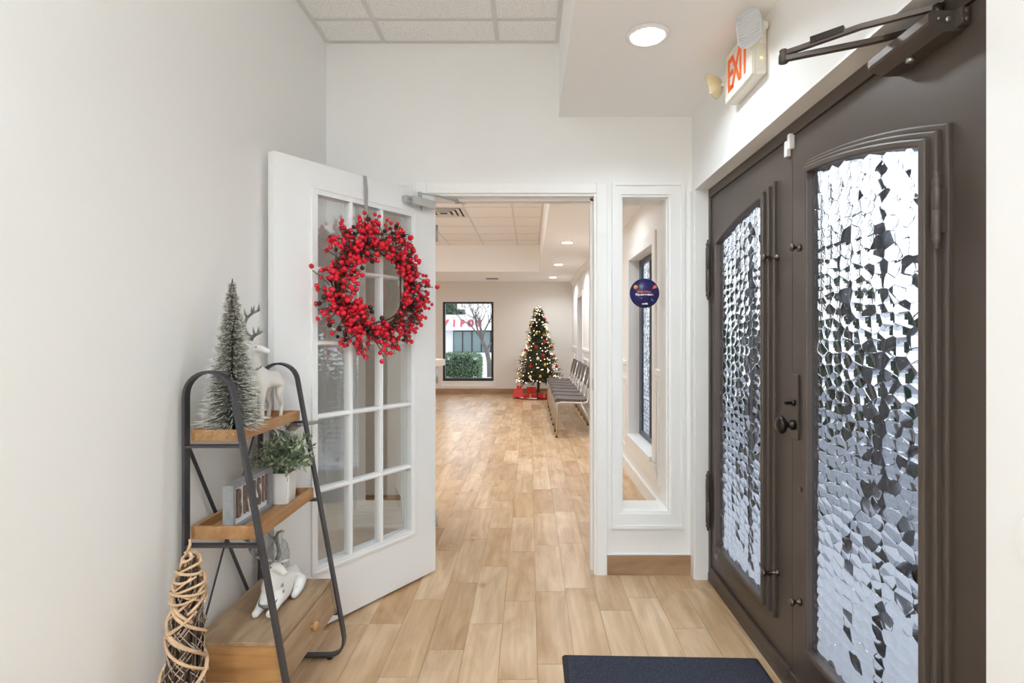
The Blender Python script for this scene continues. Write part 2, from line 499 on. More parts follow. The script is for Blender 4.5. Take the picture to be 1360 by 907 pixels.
# ceiling: slab, tiles, tee bars
b = MB(); b.box(XL, 1.03, -2.6, YP0, ZC+.012, ZC+.1)
ceil1 = struct('ceiling', b, M['ceil'], 'suspended tile ceiling over the entry', 'ceiling')
b = MB(); b.box(-4.0, 1.05, YP1, YF, ZC2+.012, ZC2+.1)
ceil2 = struct('ceiling_waiting', b, M['ceil'], 'suspended tile ceiling over the waiting room', 'ceiling')
b = MB(); b.box(.158, XR, -2.6, YP0, ZS, ZC+.012)
struct('ceiling_soffit', b, M['ceil'], 'dropped white soffit in front of the brown doors', 'ceiling')
b = MB(); b.box(.172, XB, YP1, 9.8, ZS2, ZC2+.012); b.box(-4.0, XB, 9.8, YF, ZS2, ZC2+.012)
struct('ceiling_bulkhead', b, M['ceil'], 'dropped bulkhead around the waiting room ceiling', 'ceiling')
def tiles(parent, xs, ys, zc, skip=()):
    cache = {}
    for i in range(len(xs)-1):
        for j in range(len(ys)-1):
            if (i, j) in skip: continue
            x0, x1, y0, y1 = xs[i], xs[i+1], ys[j], ys[j+1]
            key = (round(x1-x0, 3), round(y1-y0, 3))
            if key not in cache:
                t = MB(); hx, hy = (x1-x0)/2-.006, (y1-y0)/2-.006
                t.box(-hx, hx, -hy, hy, 0, .012)
                o = mk('ceiling_tile', t, M['tile'], parent, False); cache[key] = o.data
            else:
                o = link('ceiling_tile', cache[key], parent)
            o.location = ((x0+x1)/2, (y0+y1)/2, zc)
    for x in xs:
        t = MB(); t.box(x-.012, x+.012, ys[0], ys[-1], zc-.004, zc+.001); mk('tee_bar', t, M['grid'], parent)
    for y in ys:
        t = MB(); t.box(xs[0], xs[-1], y-.012, y+.012, zc-.0035, zc+.001); mk('tee_bar', t, M['grid'], parent)
nx = [XL+.012, -.783, -.173, .146]
ny = [-2.58, -2.173, -1.563, -.953, -.343, .267, .877, 1.487, 2.097, 2.707, YP0-.012]
tiles(ceil1, nx, ny, ZC, {(1, 1), (1, 3), (1, 4)})
bx_ = [-2.66, -2.05, -1.44, -.83, -.22, .16]
by_ = [3.11]+[3.19+.61*i for i in range(11)]+[9.788]
VY = 3.19+.61*6
tiles(ceil2, bx_, by_, ZC2, {(2, 7), (1, 3), (1, 4), (0, 6), (0, 7)})

# floor with planks
b = MB(); b.box(-4.0, 1.05, -2.6, YF, -.08, -.0025)
floor = struct('floor', b, M['grout'], 'pale wood-look plank floor running through both rooms', 'floor')
far = MB(); shared = {}
PWD, PL = .15, .5985
phase = {-1: 2.037, -2: 2.43, 0: 2.132, 1: 2.17, 2: 2.545, 3: 2.07, 4: 2.39, 5: 2.17, -3: 2.23, -5: 2.43, -4: 2.05}
n_ind = 0
def seen(x0, x1, y0, y1):
    if y1 < 1.95: return False
    if y0 < YP0: return True
    xm = (x0+x1)/2; a0, a1 = x0/y1, x1/y1
    return (a1 > -.178 and a0 < .124) or (.165 < x1/y0 and x0/y1 < .247 and y0 < 5.3)
for k in range(-28, 7):
    x0 = .0295+PWD*k; x1 = x0+PWD
    xe0, xe1 = max(x0, -4.0), min(x1, 1.0)
    if xe1-xe0 < .02: continue
    ph = phase.get(k, random.random()*PL)
    j = math.floor((-2.6-ph)/PL)
    while ph+j*PL < YF:
        y0, y1 = ph+j*PL, ph+(j+1)*PL; j += 1
        y0c, y1c = max(y0, -2.6), min(y1, YF)
        if y1c-y0c < .03: continue
        if y1c < YP0 and xe1 < XL: continue
        hx, hy = (xe1-xe0)/2-.0009, (y1c-y0c)/2-.0009
        xa, xb = xe0, xe1
        if seen(xa, xb, y0c, y1c) and y0c < 7.5 and n_ind < 298:
            key = (round(hx, 4), round(hy, 4))
            if key not in shared:
                t = MB(); t.box(-hx, hx, -hy, hy, -.0025, 0); o = mk('floor_plank', t, M['plank'], floor, False); shared[key] = o.data
            else:
                o = link('floor_plank', shared[key], floor)
            o.location = ((xa+xb)/2, (y0c+y1c)/2, 0); n_ind += 1
        else:
            far.box((xa+xb)/2-hx, (xa+xb)/2+hx, (y0c+y1c)/2-hy, (y0c+y1c)/2+hy, -.0025, 0)
mk('floor_planks', far, M['plank'], floor, kind='stuff')

# baseboards and casings
b = MB(); b.box(.418, .868, 2.914, YP0, .001, .108)
bb = struct('baseboard_partition', b, M['base_wood'], 'wood baseboard under the sidelight with the round sticker', 'baseboard')
b = MB(); b.box(.418, .868, 2.918, YP0, .108, .1125); mk('caulk_line', b, M['trim'], bb)
b = MB(); b.box(-4.0, XB, YF-.014, YF, .001, .115)
struct('baseboard_far', b, M['base_wood'], 'wood baseboard under the far window', 'baseboard')
b = MB(); b.box(XB-.014, XB, YP1+.02, YF-.02, .001, .115)
b.box(XB-.02, XB-.012, YP1+.02, YF-.02, .10, .115)
struct('baseboard_side', b, M['trim'], 'white baseboard behind the row of chairs', 'baseboard')
b = MB(); b.box(XB-.018, XB, YP1+.02, YF-.02, 1.0, 1.045, .005); b.box(XB-.010, XB, YP1+.02, YF-.02, .94, 1.0)
b2 = MB()
for a0, a1 in SW: pass
segs = [(YP1+.02, 4.02-.1), (4.97+.1, 6.6), (7.75, 9.3), (10.43, YF-.02)]
cr = MB()
for s0, s1 in segs:
    cr.box(XB-.020, XB, s0, s1, 1.0, 1.045, .006); cr.box(XB-.010, XB, s0, s1, .955, 1.0)
cro = struct('trim_1', cr, M['trim'], 'white chair rail along the window wall behind the chairs', 'trim')
for s0, s1 in segs:
    if s1-s0 < .3: continue
    n = max(1, round((s1-s0)/.75)); wd = (s1-s0)/n
    for i in range(n):
        p = MB(); a, c = s0+i*wd+.07, s0+(i+1)*wd-.07
        p.ring(rect(a+.025, c-.025, .245, .855), rect(a, c, .22, .88), XB-.012, XB)
        mk('panel_molding', p, M['trim'], cro)
b = MB()
prof = [(XB, ZS2-.09), (XB-.012, ZS2-.09), (XB-.02, ZS2-.06), (XB-.055, ZS2-.02), (XB-.06, ZS2), (XB, ZS2)]
vs = [(p[0], YP1, p[1]) for p in prof]+[(p[0], YF, p[1]) for p in prof]
b.add(vs, [(i, (i+1) % 6, 6+(i+1) % 6, 6+i) for i in range(6)]+[tuple(range(6)), tuple(range(11, 5, -1))])
struct('trim_2', b, M['trim'], 'white crown moulding above the side windows', 'trim')

# doorway casing (near side), jambs and stops
b = MB()
for x0, x1 in ((DX1, DX1+.058), (DX0-.058, DX0)):
    b.box(x0, x1, YP0-.016, YP0, 0, DZ+.058, .004)
b.box(DX0, DX1, YP0-.016, YP0, DZ, DZ+.058, .004)
dc = struct('trim_3', b, M['trim'], 'white casing and jambs of the open doorway', 'trim')
b = MB()
b.box(DX1-.012, DX1, YP0-.004, YP1+.004, 0, DZ); b.box(DX1-.026, DX1-.012, YP0+.05, YP0+.10, 0, DZ-.012)
mk('door_jamb', b, M['trim'], dc)
b = MB(); b.box(DX0, DX0+.004, YP0-.004, YP1+.004, 0, DZ); mk('door_jamb', b, M['trim'], dc)
b = MB(); b.box(DX0+.004, DX1-.012, YP0-.004, YP1+.004, DZ-.012, DZ); b.box(DX0+.004, DX1-.012, YP0+.05, YP0+.10, DZ-.026, DZ-.012)
mk('head_jamb', b, M['trim'], dc)
b = MB(); b.box(DX1-.014, DX1-.0125, 2.955, 2.982, .99, 1.055); b.box(DX1-.0145, DX1-.013, 2.962, 2.975, 1.005, 1.04)
mk('strike_plate', b, M['steel'], dc, label='small steel strike plate')
b = MB()
for x0, x1 in ((DX1, DX1+.058), (DX0-.058, DX0)):
    b.box(x0, x1, YP1, YP1+.016, 0, DZ+.058)
b.box(DX0, DX1, YP1, YP1+.016, DZ, DZ+.058)
mk('casing', b, M['trim'], dc)

def sidelight(name, sl, label):
    x0, x1, z0, z1 = sl
    o = thing(name, label, 'window', ((x0+x1)/2, YP0, z0), kind='structure')
    b = MB()
    xo0, xo1 = (x0-.057, x1+.086) if x0 > 0 else (x0-.086, x1+.057)
    zo0, zo1 = z0-.09, z1+.078
    # bevelled picture-frame casing
    b.ring(rect(x0, x1, z0, z1), rect(xo0, xo1, zo0, zo1), YP0-.012, YP0, 'y')
    b.ring(rect(x0-.012, x1+.012, z0-.012, z1+.012), rect(xo0, xo1, zo0, zo1), YP0-.019, YP0-.012, 'y')
    b.ring(rect(xo0+.018, xo1-.018, zo0+.018, zo1-.018), rect(xo0, xo1, zo0, zo1), YP0-.026, YP0-.019, 'y')
    mk('casing', b, M['trim'], o)
    b = MB(); b.ring(rect(x0, x1, z0, z1), rect(x0-.05, x1+.05, z0-.05, z1+.05), YP1, YP1+.016, 'y'); mk('casing', b, M['trim'], o)
    b = MB(); b.ring(rect(x0+.006, x1-.006, z0+.006, z1-.006), rect(x0, x1, z0, z1), YP0+.012, YP0+.05, 'y'); mk('glazing_bead', b, M['trim'], o)
    b = MB(); b.add([(x0, YP0+.03, z0), (x1, YP0+.03, z0), (x1, YP0+.03, z1), (x0, YP0+.03, z1)], [(0, 1, 2, 3)]); mk('pane', b, M['glass_far'], o)
    return o
sidelight('window_1', SLR, 'narrow white framed sidelight bearing the round navy sticker')
sidelight('window_2', SLL, 'narrow white framed sidelight half hidden behind the glazed door')

# far window
o = thing('window_3', 'black framed picture window in the far wall', 'window', (-1.33, YF, .276), kind='structure')
x0, x1, z0, z1 = WIN
b = MB(); b.ring(rect(x0+.05, x1-.05, z0+.06, z1-.04), rect(x0, x1, z0, z1), YF+.02, YF+.10, 'y'); mk('window_frame', b, M['black'], o)
b = MB(); b.add([(x0+.05, YF+.06, z0+.06), (x1-.05, YF+.06, z0+.06), (x1-.05, YF+.06, z1-.04), (x0+.05, YF+.06, z1-.04)], [(0, 1, 2, 3)]); mk('pane', b, M['glass_far'], o)
b = MB(); b.box(x0-.05, x1+.05, YF-.03, YF+.02, z0-.03, z0, .005); b.box(x0-.03, x1+.03, YF-.012, YF, z0-.10, z0-.03); b.box(x0-.03, x1+.03, YF-.018, YF, z0-.115, z0-.10)
mk('window_sill', b, M['trim'], o)
b = MB(); b.ring(rect(x0, x1, z0, z1), rect(x0-.035, x1+.035, z0-.01, z1+.035), YF-.010, YF, 'y'); mk('casing', b, M['paint_shaded'], o)

# windows of the side wall
WL = ['tall dark framed side window seen through the sidelight', 'tall dark framed side window hidden behind the door casing', 'tall dark framed side window nearest the christmas tree']
for i, (a0, a1) in enumerate(SW):
    o = thing('window_%d' % (i+4), WL[i], 'window', (XB, (a0+a1)/2, SZ0), kind='structure')
    b = MB(); b.ring(rect(a0+.035, a1-.10, SZ0+.05, SZ1-.05), rect(a0, a1, SZ0, SZ1), XB+.085, XB+.110); mk('window_frame', b, M['slate'], o)
    b = MB(); b.box(XB+.088, XB+.108, a0+.50, a0+.545, SZ0+.035, SZ1-.035); mk('mullion', b, M['black'], o)
    b = MB(); b.add([(XB+.10, a0+.03, SZ0+.03), (XB+.10, a1-.03, SZ0+.03), (XB+.10, a1-.03, SZ1-.03), (XB+.10, a0+.03, SZ1-.03)], [(3, 2, 1, 0)]); mk('pane', b, M['hammer'], o, keep=True)
    b = MB(); b.box(XB-.035, XB+.085, a0+.001, a1-.001, SZ0-.028, SZ0+.006, .004); b.box(XB-.022, XB, a0-.09, a1+.09, SZ0-.075, SZ0-.028, .004); b.box(XB-.014, XB, a0-.09, a1+.09, SZ0-.15, SZ0-.075)
    mk('window_sill', b, M['trim'], o)
    b = MB()
    b.box(XB-.016, XB, a0-.09, a0, SZ0-.02, SZ1+.09, .004); b.box(XB-.016, XB, a1, a1+.09, SZ0-.02, SZ1+.09, .004); b.box(XB-.016, XB, a0, a1, SZ1, SZ1+.09, .004)
    mk('casing', b, M['trim'], o)

# ================================================================== IRON DOUBLE DOORS
YC, RA = 1.955, 2.374
ZA = 1.837-RA
def arch(y0, y1, z0, d, n=14):
    """outline of an arched light grown by d: bottom, then over the arch"""
    pts = [(y0-d, z0-d), (y1+d, z0-d)]
    for i in range(n+1):
        y = (y1+d)+((y0-d)-(y1+d))*i/n
        pts.append((y, ZA+math.sqrt((RA+d)**2-(y-YC)**2)))
    return pts
def arch_rect(y0, y1, z0, Y0, Y1, Z0, Z1, n=14):
    pts = [(Y0, Z0), (Y1, Z0)]
    for i in range(n+1):
        pts.append((Y1+(Y0-Y1)*i/n, Z1))
    return pts
def spiral(cy, cz, r0, a0, turns, hand, n=34, r1=.25):
    return [(cy+math.cos(a0+hand*2*PI*turns*i/n)*r0*(1-(1-r1)*i/n), cz+math.sin(a0+hand*2*PI*turns*i/n)*r0*(1-(1-r1)*i/n)) for i in range(n+1)]
def iron_leaf(name, Y0, Y1, y0, y1, label):
    o = thing(name, label, 'door', (.95, (Y0+Y1)/2, 0), kind='structure')
    zb = .262
    b = MB(); b.ring(arch(y0, y1, zb, 0), arch_rect(y0, y1, zb, Y0, Y1, .046, 2.009), .95, .960); b.ring(arch(y0, y1, zb, .045), arch_rect(y0, y1, zb, Y0, Y1, .046, 2.009), .960, .996); mk('door_leaf', b, M['bronze'], o)
    for nm, d, di, xa, xb in (('outer_molding', .052, .034, .935, .951), ('middle_molding', .036, .018, .92, .936), ('inner_molding', .020, 0, .905, .952)):
        pf = [(d, xb), (d, xa+.005), (d-.0015, xa+.0015), (d-.005, xa), (di+.005, xa), (di+.0015, xa+.0015), (di, xa+.005), (di, xb)]
        loops = [[(px_, q[0], q[1]) for q in arch(y0, y1, zb, dd)] for dd, px_ in pf]
        n = len(loops[0]); b = MB(); fs = []
        for i in range(len(pf)):
            i2 = (i+1) % len(pf)
            fs += [(i*n+k, i*n+(k+1) % n, i2*n+(k+1) % n, i2*n+k) for k in range(n)]
        b.add([v for l in loops for v in l], fs)
        mk(nm, b, M['bronze'], o)
    b = MB(); p = arch(y0, y1, zb, .001); b.add([(.926, q[0], q[1]) for q in p], [tuple(reversed(range(len(p))))]); mk('glass', b, M['hammer'], o, keep=True, label='hammered glass pane with pebbled cells')
    b = MB(); b.box(.936, .95, Y0+.002, Y1-.002, .046, .085, .004); mk('kick_strip', b, M['bronze'], o)
    # wrought scrolls outside the glass
    b = MB(); cy = (y0+y1)/2; X = 1.018
    def bar(pts, r=.0068): b.tube([(X, p[0], p[1]) for p in pts], r, 6)
    for s in (-1, 1):
        wv = [(cy+s*(.10+.09*math.sin(i/40*2*PI*1.5)), .30+i/40*1.42) for i in range(41)]
        bar(wv)
        for cz, hand in ((.62, 1), (1.02, -1), (1.42, 1)):
            bar(spiral(cy+s*.115, cz, .095, PI/2 if hand*s > 0 else -PI/2, 1.5, s*hand))
        for cz in (.82, 1.22):
            bar([(cy+s*.045+.028*math.cos(t/12*2*PI), cz+.05*math.sin(t/12*2*PI)) for t in range(13)], .006)
    bar([(cy, .262), (cy, 1.80)], .007)
    for cz in (.50, 1.56):
        for dy, dz in ((-.02, 0), (.02, 0), (0, .03), (0, -.03)):
            b.ball((X, cy+dy, cz+dz), .016, 1)
    mk('iron_scroll', b, M['scroll'], o)
    return o
dl = iron_leaf('door_1', 1.9625, 2.828, 2.133, 2.643, 'dark bronze arched iron door leaf hung beside the sidelight')
dr = iron_leaf('door_2', 1.076, 1.9595, 1.267, 1.777, 'dark bronze arched iron door leaf with knob and closer')
# frame of the pair
b = MB(); b.box(.943, 1.0, 1.039, 2.86, 2.012, 2.058); b.box(.943, 1.0, 2.831, 2.86, 0, 2.012); b.box(.943, 1.0, 1.039, 1.073, 0, 2.012)
fr = struct('trim_4', b, M['bronze'], 'dark bronze frame around the arched double doors', 'door frame')
b = MB(); b.box(.938, 1.02, 1.045, 2.855, .0005, .045, .003); mk('threshold', b, M['bronze'], fr)
b = MB(); b.box(.866, XR, 2.864, 2.922, 0, 2.062, .003); b.box(.87, XR, 1.039, 2.864, 2.058, 2.066)
struct('trim_5', b, M['trim'], 'thin white casing at the edge of the bronze door frame', 'trim')
# barrel hinges
def hinge(parent, x, y, z0, z1, r, leaf_=True):
    b = MB(); h = z1-z0
    b.lathe([(.002, 0), (r*.6, .006), (r*.45, .014), (r*.95, .022), (r*.95, .03), (r*.7, .036), (r, .044), (r, h*.5-.002), (r*.8, h*.5), (r, h*.5+.002), (r, h-.044), (r*.7, h-.036), (r*.95, h-.03), (r*.95, h-.022), (r*.45, h-.014), (r*.6, h-.006), (.002, h)], (x, y, z0), 12)
    if leaf_: b.box(x, .955, y-.004, y+.02, z0+.05, z1-.05)
    else: b.box(x, .94, y-.003, y+.003, z0+.04, z1-.04)
    mk('hinge', b, M['bronze'], parent)
hinge(dl, .93, 2.826, 1.475, 1.79, .0125); hinge(dl, .93, 2.826, .272, .585, .0125)
hinge(dr, .915, 1.219, 1.487, 1.667, .0095, False)
def latch(parent, y, z, x0=.95, out=.05, r=.0145):
    b = MB()
    b.lathe([(.013, 0), (.013, -.006), (.006, -.009), (.006, -out+.016), (r*.8, -out+.012), (r, -out+.006), (r*.8, -out), (.002, -out-.002)], (x0, y, z), 14, 'x')
    mk('latch_knob', b, M['knob'], parent, label='small aged bronze latch knob')
latch(dl, 2.075, 1.592, out=.062); latch(dl, 2.075, .385, out=.062)
latch(dr, 1.905, 1.602, out=.035); latch(dr, 1.905, .357, out=.035)
b = MB(); b.lathe([(.008, 0), (.008, -.006), (.002, -.008)], (.95, 1.895, .755), 10, 'x'); mk('bolt_head', b, M['knob'], dr)
b = MB(); b.box(.942, .95, 1.905, 1.950, .925, 1.155, .003)
pl = mk('lock_plate', b, M['bronze'], dr)
b = MB()
b.lathe([(.016, 0), (.016, -.012), (.009, -.018), (.009, -.026), (.013, -.030), (.024, -.036), (.029, -.044), (.028, -.054), (.018, -.062), (.003, -.065)], (.942, 1.93, .975), 18, 'x')
b.v = [(v[0], v[1], .975+(v[2]-.975)*1.15) for v in b.v]
mk('door_knob', b, M['bronze_dark'], pl)
b = MB(); b.lathe([(.012, 0), (.012, -.008), (.006, -.012)], (.942, 1.93, 1.053), 14, 'x'); b.box(.905, .932, 1.922, 1.938, 1.047, 1.059, .003); mk('thumb_turn', b, M['bronze_dark'], pl)

# contact sensor
o = thing('door_sensor', 'small white alarm contact at the top of the meeting door leaves', 'sensor', (.94, 1.96, 1.97))
b = MB(); b.box(.934, .95, 1.972, 1.992, 1.945, 2.003, .003); mk('magnet', b, M['trim'], o)
b = MB(); b.box(.930, .95, 1.942, 1.960, 1.965, 2.018, .003); mk('transmitter', b, M['trim'], o)

# closer of the iron leaf
o = thing('door_closer', 'dark bronze overhead closer arm above the knobbed iron leaf', 'door closer', (.95, 1.29, 1.985))
b = MB(); poly = [(.95, 1.962), (.905, 1.960), (.873, 1.976), (.870, 1.982), (.870, 2.000), (.878, 2.006), (.95, 2.006)]
b.prism(poly, 1.184, 1.395, 'y'); mk('closer_body', b, M['bronze_closer'], o)
b = MB(); b.box(.928, .95, 1.165, 1.184, 1.966, 2.004, .002)
for zz in (1.976, 1.994): b.lathe([(.006, 0), (.006, -.004), (.002, -.005)], (.939, 1.165, zz), 10, 'y')
mk('end_cap', b, M['bronze_closer'], o)
b = MB(); b.lathe([(.006, 0), (.006, -.003), (.003, -.004)], (.913, 1.184, 1.986), 10, 'y'); b.lathe([(.003, 0), (.003, -.002)], (.893, 1.184, 1.988), 8, 'y'); mk('screw', b, M['steel'], o)
b = MB(); b.lathe([(.010, 0), (.010, -.010), (.008, -.012)], (.912, 1.30, 1.962), 6); mk('valve_nut', b, M['steel'], o)
b = MB(); b.lathe([(.012, 0), (.012, .030), (.008, .034)], (.915, 1.215, 2.004), 12); mk('pivot', b, M['bronze_dark'], o)
E0 = (.672, 1.436, 2.030)
b = MB(); b.strap([(.915, 1.215, 2.032), (.80, 1.31, 2.041), (.70, 1.41, 2.041), (E0[0], E0[1], 2.041)], (0, 0, 1), .012, .012)
mk('closer_arm', b, M['bronze_closer'], o)
b = MB(); b.strap([(E0[0]-.004, E0[1], 2.026), (.84, 1.352, 2.026), (.87, 1.34, 2.028), (.91, 1.345, 2.040), (.955, 1.345, 2.052)], (0, 0, 1), .012, .016)
mk('forearm', b, M['bronze_closer'], o)
b = MB(); b.lathe([(.012, 0), (.012, .030), (.009, .034)], (E0[0], E0[1], 2.017), 12); mk('elbow_pin', b, M['bronze_closer'], o)
b = MB(); b.strap([(.775, 1.335, 2.049), (.72, 1.388, 2.049)], (0, 0, 1), .016, .016); mk('adjusting_sleeve', b, M['bronze_dark'], o)

# EXIT sign
SGX = .824
o = thing('exit_sign', 'lit white exit sign with two emergency lamps over the doors', 'exit sign', (.875, 2.135, 2.25))
cream = mat('sign_housing', (.80, .77, .68, 1), .4); aged = mat('aged_plastic', (.74, .64, .40, 1), .35); lens_m = mat('sign_face', (.86, .84, .78, 1), .35)
exit_red = mat('exit_letters', lin(214, 92, 34), .4, emit=lin(225, 95, 30), es=.25)
b = MB(); b.box(SGX+.006, .875, 1.994, 2.277, 2.255, 2.455, .012); mk('housing', b, cream, o)
b = MB(); b.box(SGX, SGX+.008, 2.0, 2.271, 2.261, 2.449, .003); mk('face_plate', b, lens_m, o)
b = MB(); b.ring(rect(2.018, 2.253, 2.279, 2.431), rect(2.0, 2.271, 2.261, 2.449), SGX-.004, SGX); mk('face_rim', b, cream, o)
for ch, yy in (('E', 2.222), ('X', 2.166), ('I', 2.118), ('T', 2.075)):
    tm = text_mesh(ch, .165, .0012, .0015, basis((0, -1, 0), (0, 0, 1), (-1, 0, 0), (SGX-.001, yy, 2.354), .82, 1.15))
    mk('letter', tm, exit_red, o)
b = MB(); b.ball((.852, 1.993, 2.315), .004, 1); mk('indicator_light', b, mat('amber_led', (1, .35, .1, 1), .4, emit=(1, .35, .08, 1), es=6), o, label='small glowing amber indicator')
b = MB(); b.ring(rect(.858, .868, 2.31, 2.345), rect(.856, .870, 2.308, 2.347), 1.9925, 1.995, 'y'); mk('test_switch', b, cream, o)
def lamp_head(c, d, size, m_l, lab, deep=1):
    d = Vector(d).normalized(); r = Vector((0, 0, 1)).cross(d).normalized(); u = d.cross(r)
    h = MB(); n = 20
    prof = [(.25, -.55), (.62, -.45), (.9, -.2), (1, 0), (1, .12)]
    vs = []; fs = []
    for rr, hh in prof:
        for k in range(n):
            t = 2*PI*k/n; q = 4
            ca, sa = math.cos(t), math.sin(t)
            sq = (abs(ca)**q+abs(sa)**q)**(-1/q)
            vs.append(Vector(c)+r*(ca*sq*rr*size[0])+u*(sa*sq*rr*size[1])+d*(hh*size[0]*(deep if hh < 0 else 1)))
    for i in range(len(prof)-1):
        for k in range(n): fs.append((i*n+k, i*n+(k+1) % n, (i+1)*n+(k+1) % n, (i+1)*n+k))
    fs.append(tuple(reversed(range(n))))
    h.add(vs, fs, True)
    s = mk('lamp_head', h, cream if deep == 1 else aged, o)
    g = MB(); g.add([v+d*.002 for v in vs[-n:]]+[Vector(c)+d*(.16*size[0])], [(k, (k+1) % n, n) for k in range(n)], True)
    # ribbed lens rows
    for i in range(-5, 6):
        z = i/6.2*size[1]
        g.tube([Vector(c)+u*z+r*(-.86*size[0])+d*(.15*size[0]), Vector(c)+u*z+r*(.86*size[0])+d*(.15*size[0])], .0034, 5)
    mk('lens', g, m_l, s, label=lab)
lens_c = mat('prismatic_lens', (.66, .68, .70, 1), .12)
lamp_head((.795, 1.955, 2.400), (-.75, -.52, -.22), (.050, .060), lens_c, 'ribbed clear lens')
lamp_head((.792, 2.345, 2.368), (-.74, .62, -.28), (.046, .050), mat('warm_lens', (.78, .70, .50, 1), .25), 'yellowed lens', 1.5)
b = MB(); b.tube([(.855, 1.995, 2.40), (.845, 1.965, 2.405), (.82, 1.958, 2.402)], .012, 8); b.ball((.852, 1.972, 2.42), .018, 2); b.box(.842, .862, 1.985, 1.996, 2.365, 2.42, .004); mk('lamp_bracket', b, cream, o)
b = MB(); b.tube([(.85, 2.275, 2.36), (.835, 2.30, 2.36), (.815, 2.325, 2.362)], .010, 8); mk('lamp_bracket', b, cream, o)

# small white plate near the picture edge on the entry wall
b = MB(); b.prism([(.905, .952), (.955, .975), (.97, .93), (.955, .90), (.92, .905)], .868, XR, 'x')
tag(mk('wall_tag', b, M['trim']), 'small slanted white tag on the wall past the iron doors', 'tag')

# ================================================================== LAMPS
lit = mat('lamp_diffuser', (1, 1, 1, 1), .5, emit=(1, .96, .90, 1), es=9)
def downlight(x, y, z, label, watts, col, group=None, r=.064):
    o = thing('recessed_downlight', label, 'ceiling light', (x, y, z), group=group)
    b = MB()
    b.lathe([(r+.022, -.001), (r+.020, -.006), (r+.004, -.008), (r, -.004), (r-.002, -.001)], (x, y, z), 32); mk('trim_ring', b, M['trim'], o)
    b = MB(); b.lathe([(.001, -.011), (r*.7, -.0105), (r, -.009), (r, -.0085)], (x, y, z), 32); mk('diffuser', b, lit, o, label='glowing round diffuser')
    l = bpy.data.lights.new('downlight_lamp', 'AREA'); l.shape = 'DISK'; l.size = r*2; l.energy = watts; l.color = col
    l.spread = 2.6
    lo = bpy.data.objects.new('downlight_lamp', l); COL.objects.link(lo); lo.parent = o; lo.location = (0, 0, -.013)
    return o
downlight(.462, 2.125, ZS, 'round recessed light in the soffit beside the exit sign', NEAR_CAN_W, NEAR_COL)
downlight(.462, -.1, ZS, 'round recessed light in the soffit over the viewer', NEAR_CAN_W*.3, NEAR_COL)
for i, (y, lab) in enumerate(((4.5, 'round recessed light just inside the waiting room'), (6.64, 'nearest round recessed light seen through the doorway'), (8.77, 'middle one of three recessed lights seen through the doorway'), (10.75, 'recessed light nearest the far wall above the christmas tree'))):
    downlight(.462, y, ZS2, lab, BACK_CAN_W*(.4 if i == 0 else 1), BACK_COL, 'recessed lights of the waiting room')
def fill_panel(x0, x1, y0, y1, z, label, watts, col, group=None):  # added fill light, always out of view, shaped as a ceiling panel
    o = thing('added_fill_panel', label, 'ceiling light', ((x0+x1)/2, (y0+y1)/2, z), group=group)
    b = MB(); b.ring(rect(x0+.04, x1-.04, y0+.04, y1-.04), rect(x0+.012, x1-.012, y0+.012, y1-.012), z-.004, z+.012, 'z'); mk('frame', b, M['trim'], o)
    b = MB(); b.box(x0+.04, x1-.04, y0+.04, y1-.04, z+.002, z+.010); mk('diffuser', b, mat('fill_panel_diffuser', (1, 1, 1, 1), .5, emit=(col[0], col[1], col[2], 1), es=4), o)
    l = bpy.data.lights.new('fill_panel_lamp', 'AREA'); l.shape = 'RECTANGLE'; l.size = x1-x0-.08; l.size_y = y1-y0-.08; l.energy = watts; l.color = col
    lo = bpy.data.objects.new('fill_panel_lamp', l); COL.objects.link(lo); lo.parent = o; lo.location = (0, 0, -.006)
fill_panel(-.783, -.173, -.953, .267, ZC, 'added fill light panel in the entry ceiling above the viewer', NEAR_FILL_W, NEAR_COL)
fill_panel(-.783, -.173, -2.58+.407, -1.563, ZC, 'added fill light panel in the entry ceiling far behind the viewer', NEAR_FILL_W*2.2, NEAR_COL)
fill_panel(-2.05, -1.44, by_[3], by_[5], ZC2, 'added fill light panel in the waiting room ceiling by the return wall', BACK_FILL_W*.45, BACK_COL)
fill_panel(-2.66, -2.05, by_[6], by_[8], ZC2, 'added fill light panel in the waiting room ceiling by the far window', BACK_FILL_W, BACK_COL)

# ceiling vents
o = thing('ceiling_vent', 'square louvred air diffuser in the waiting room tile ceiling', 'vent', (-1.135, by_[7]+.3, ZC2))
vx, vy = -1.135, (by_[7]+by_[8])/2
for i, h in enumerate((.29, .225, .16, .09)):
    b = MB(); zz = ZC2-.004-.004*i
    b.ring([(vx-h+.04, vy-h+.04), (vx+h-.04, vy-h+.04), (vx+h-.04, vy+h-.04), (vx-h+.04, vy+h-.04)], rect(vx-h, vx+h, vy-h, vy+h), zz, zz+.004, 'z')
    mk('louvre', b, M['grid'], o)
b = MB(); b.box(vx-.29, vx+.29, vy-.29, vy+.29, ZC2+.004, ZC2+.010); mk('backing', b, mat('vent_dark', (.10, .085, .07, 1), .8), o)
o = thing('slot_vent', 'thin slot vent in the far bulkhead ceiling', 'vent', (-.75, 11.0, ZS2))
b = MB(); b.box(-.90, -.62, 10.85, 11.15, ZS2-.006, ZS2); mk('frame', b, M['trim'], o)
for i in range(5):
    b = MB(); b.box(-.88, -.64, 10.88+i*.055, 10.905+i*.055, ZS2-.010, ZS2-.006); mk('slat', b, mat('slot_grey', (.25, .22, .19, 1), .6) if i == 0 else bpy.data.materials['slot_grey'], o)

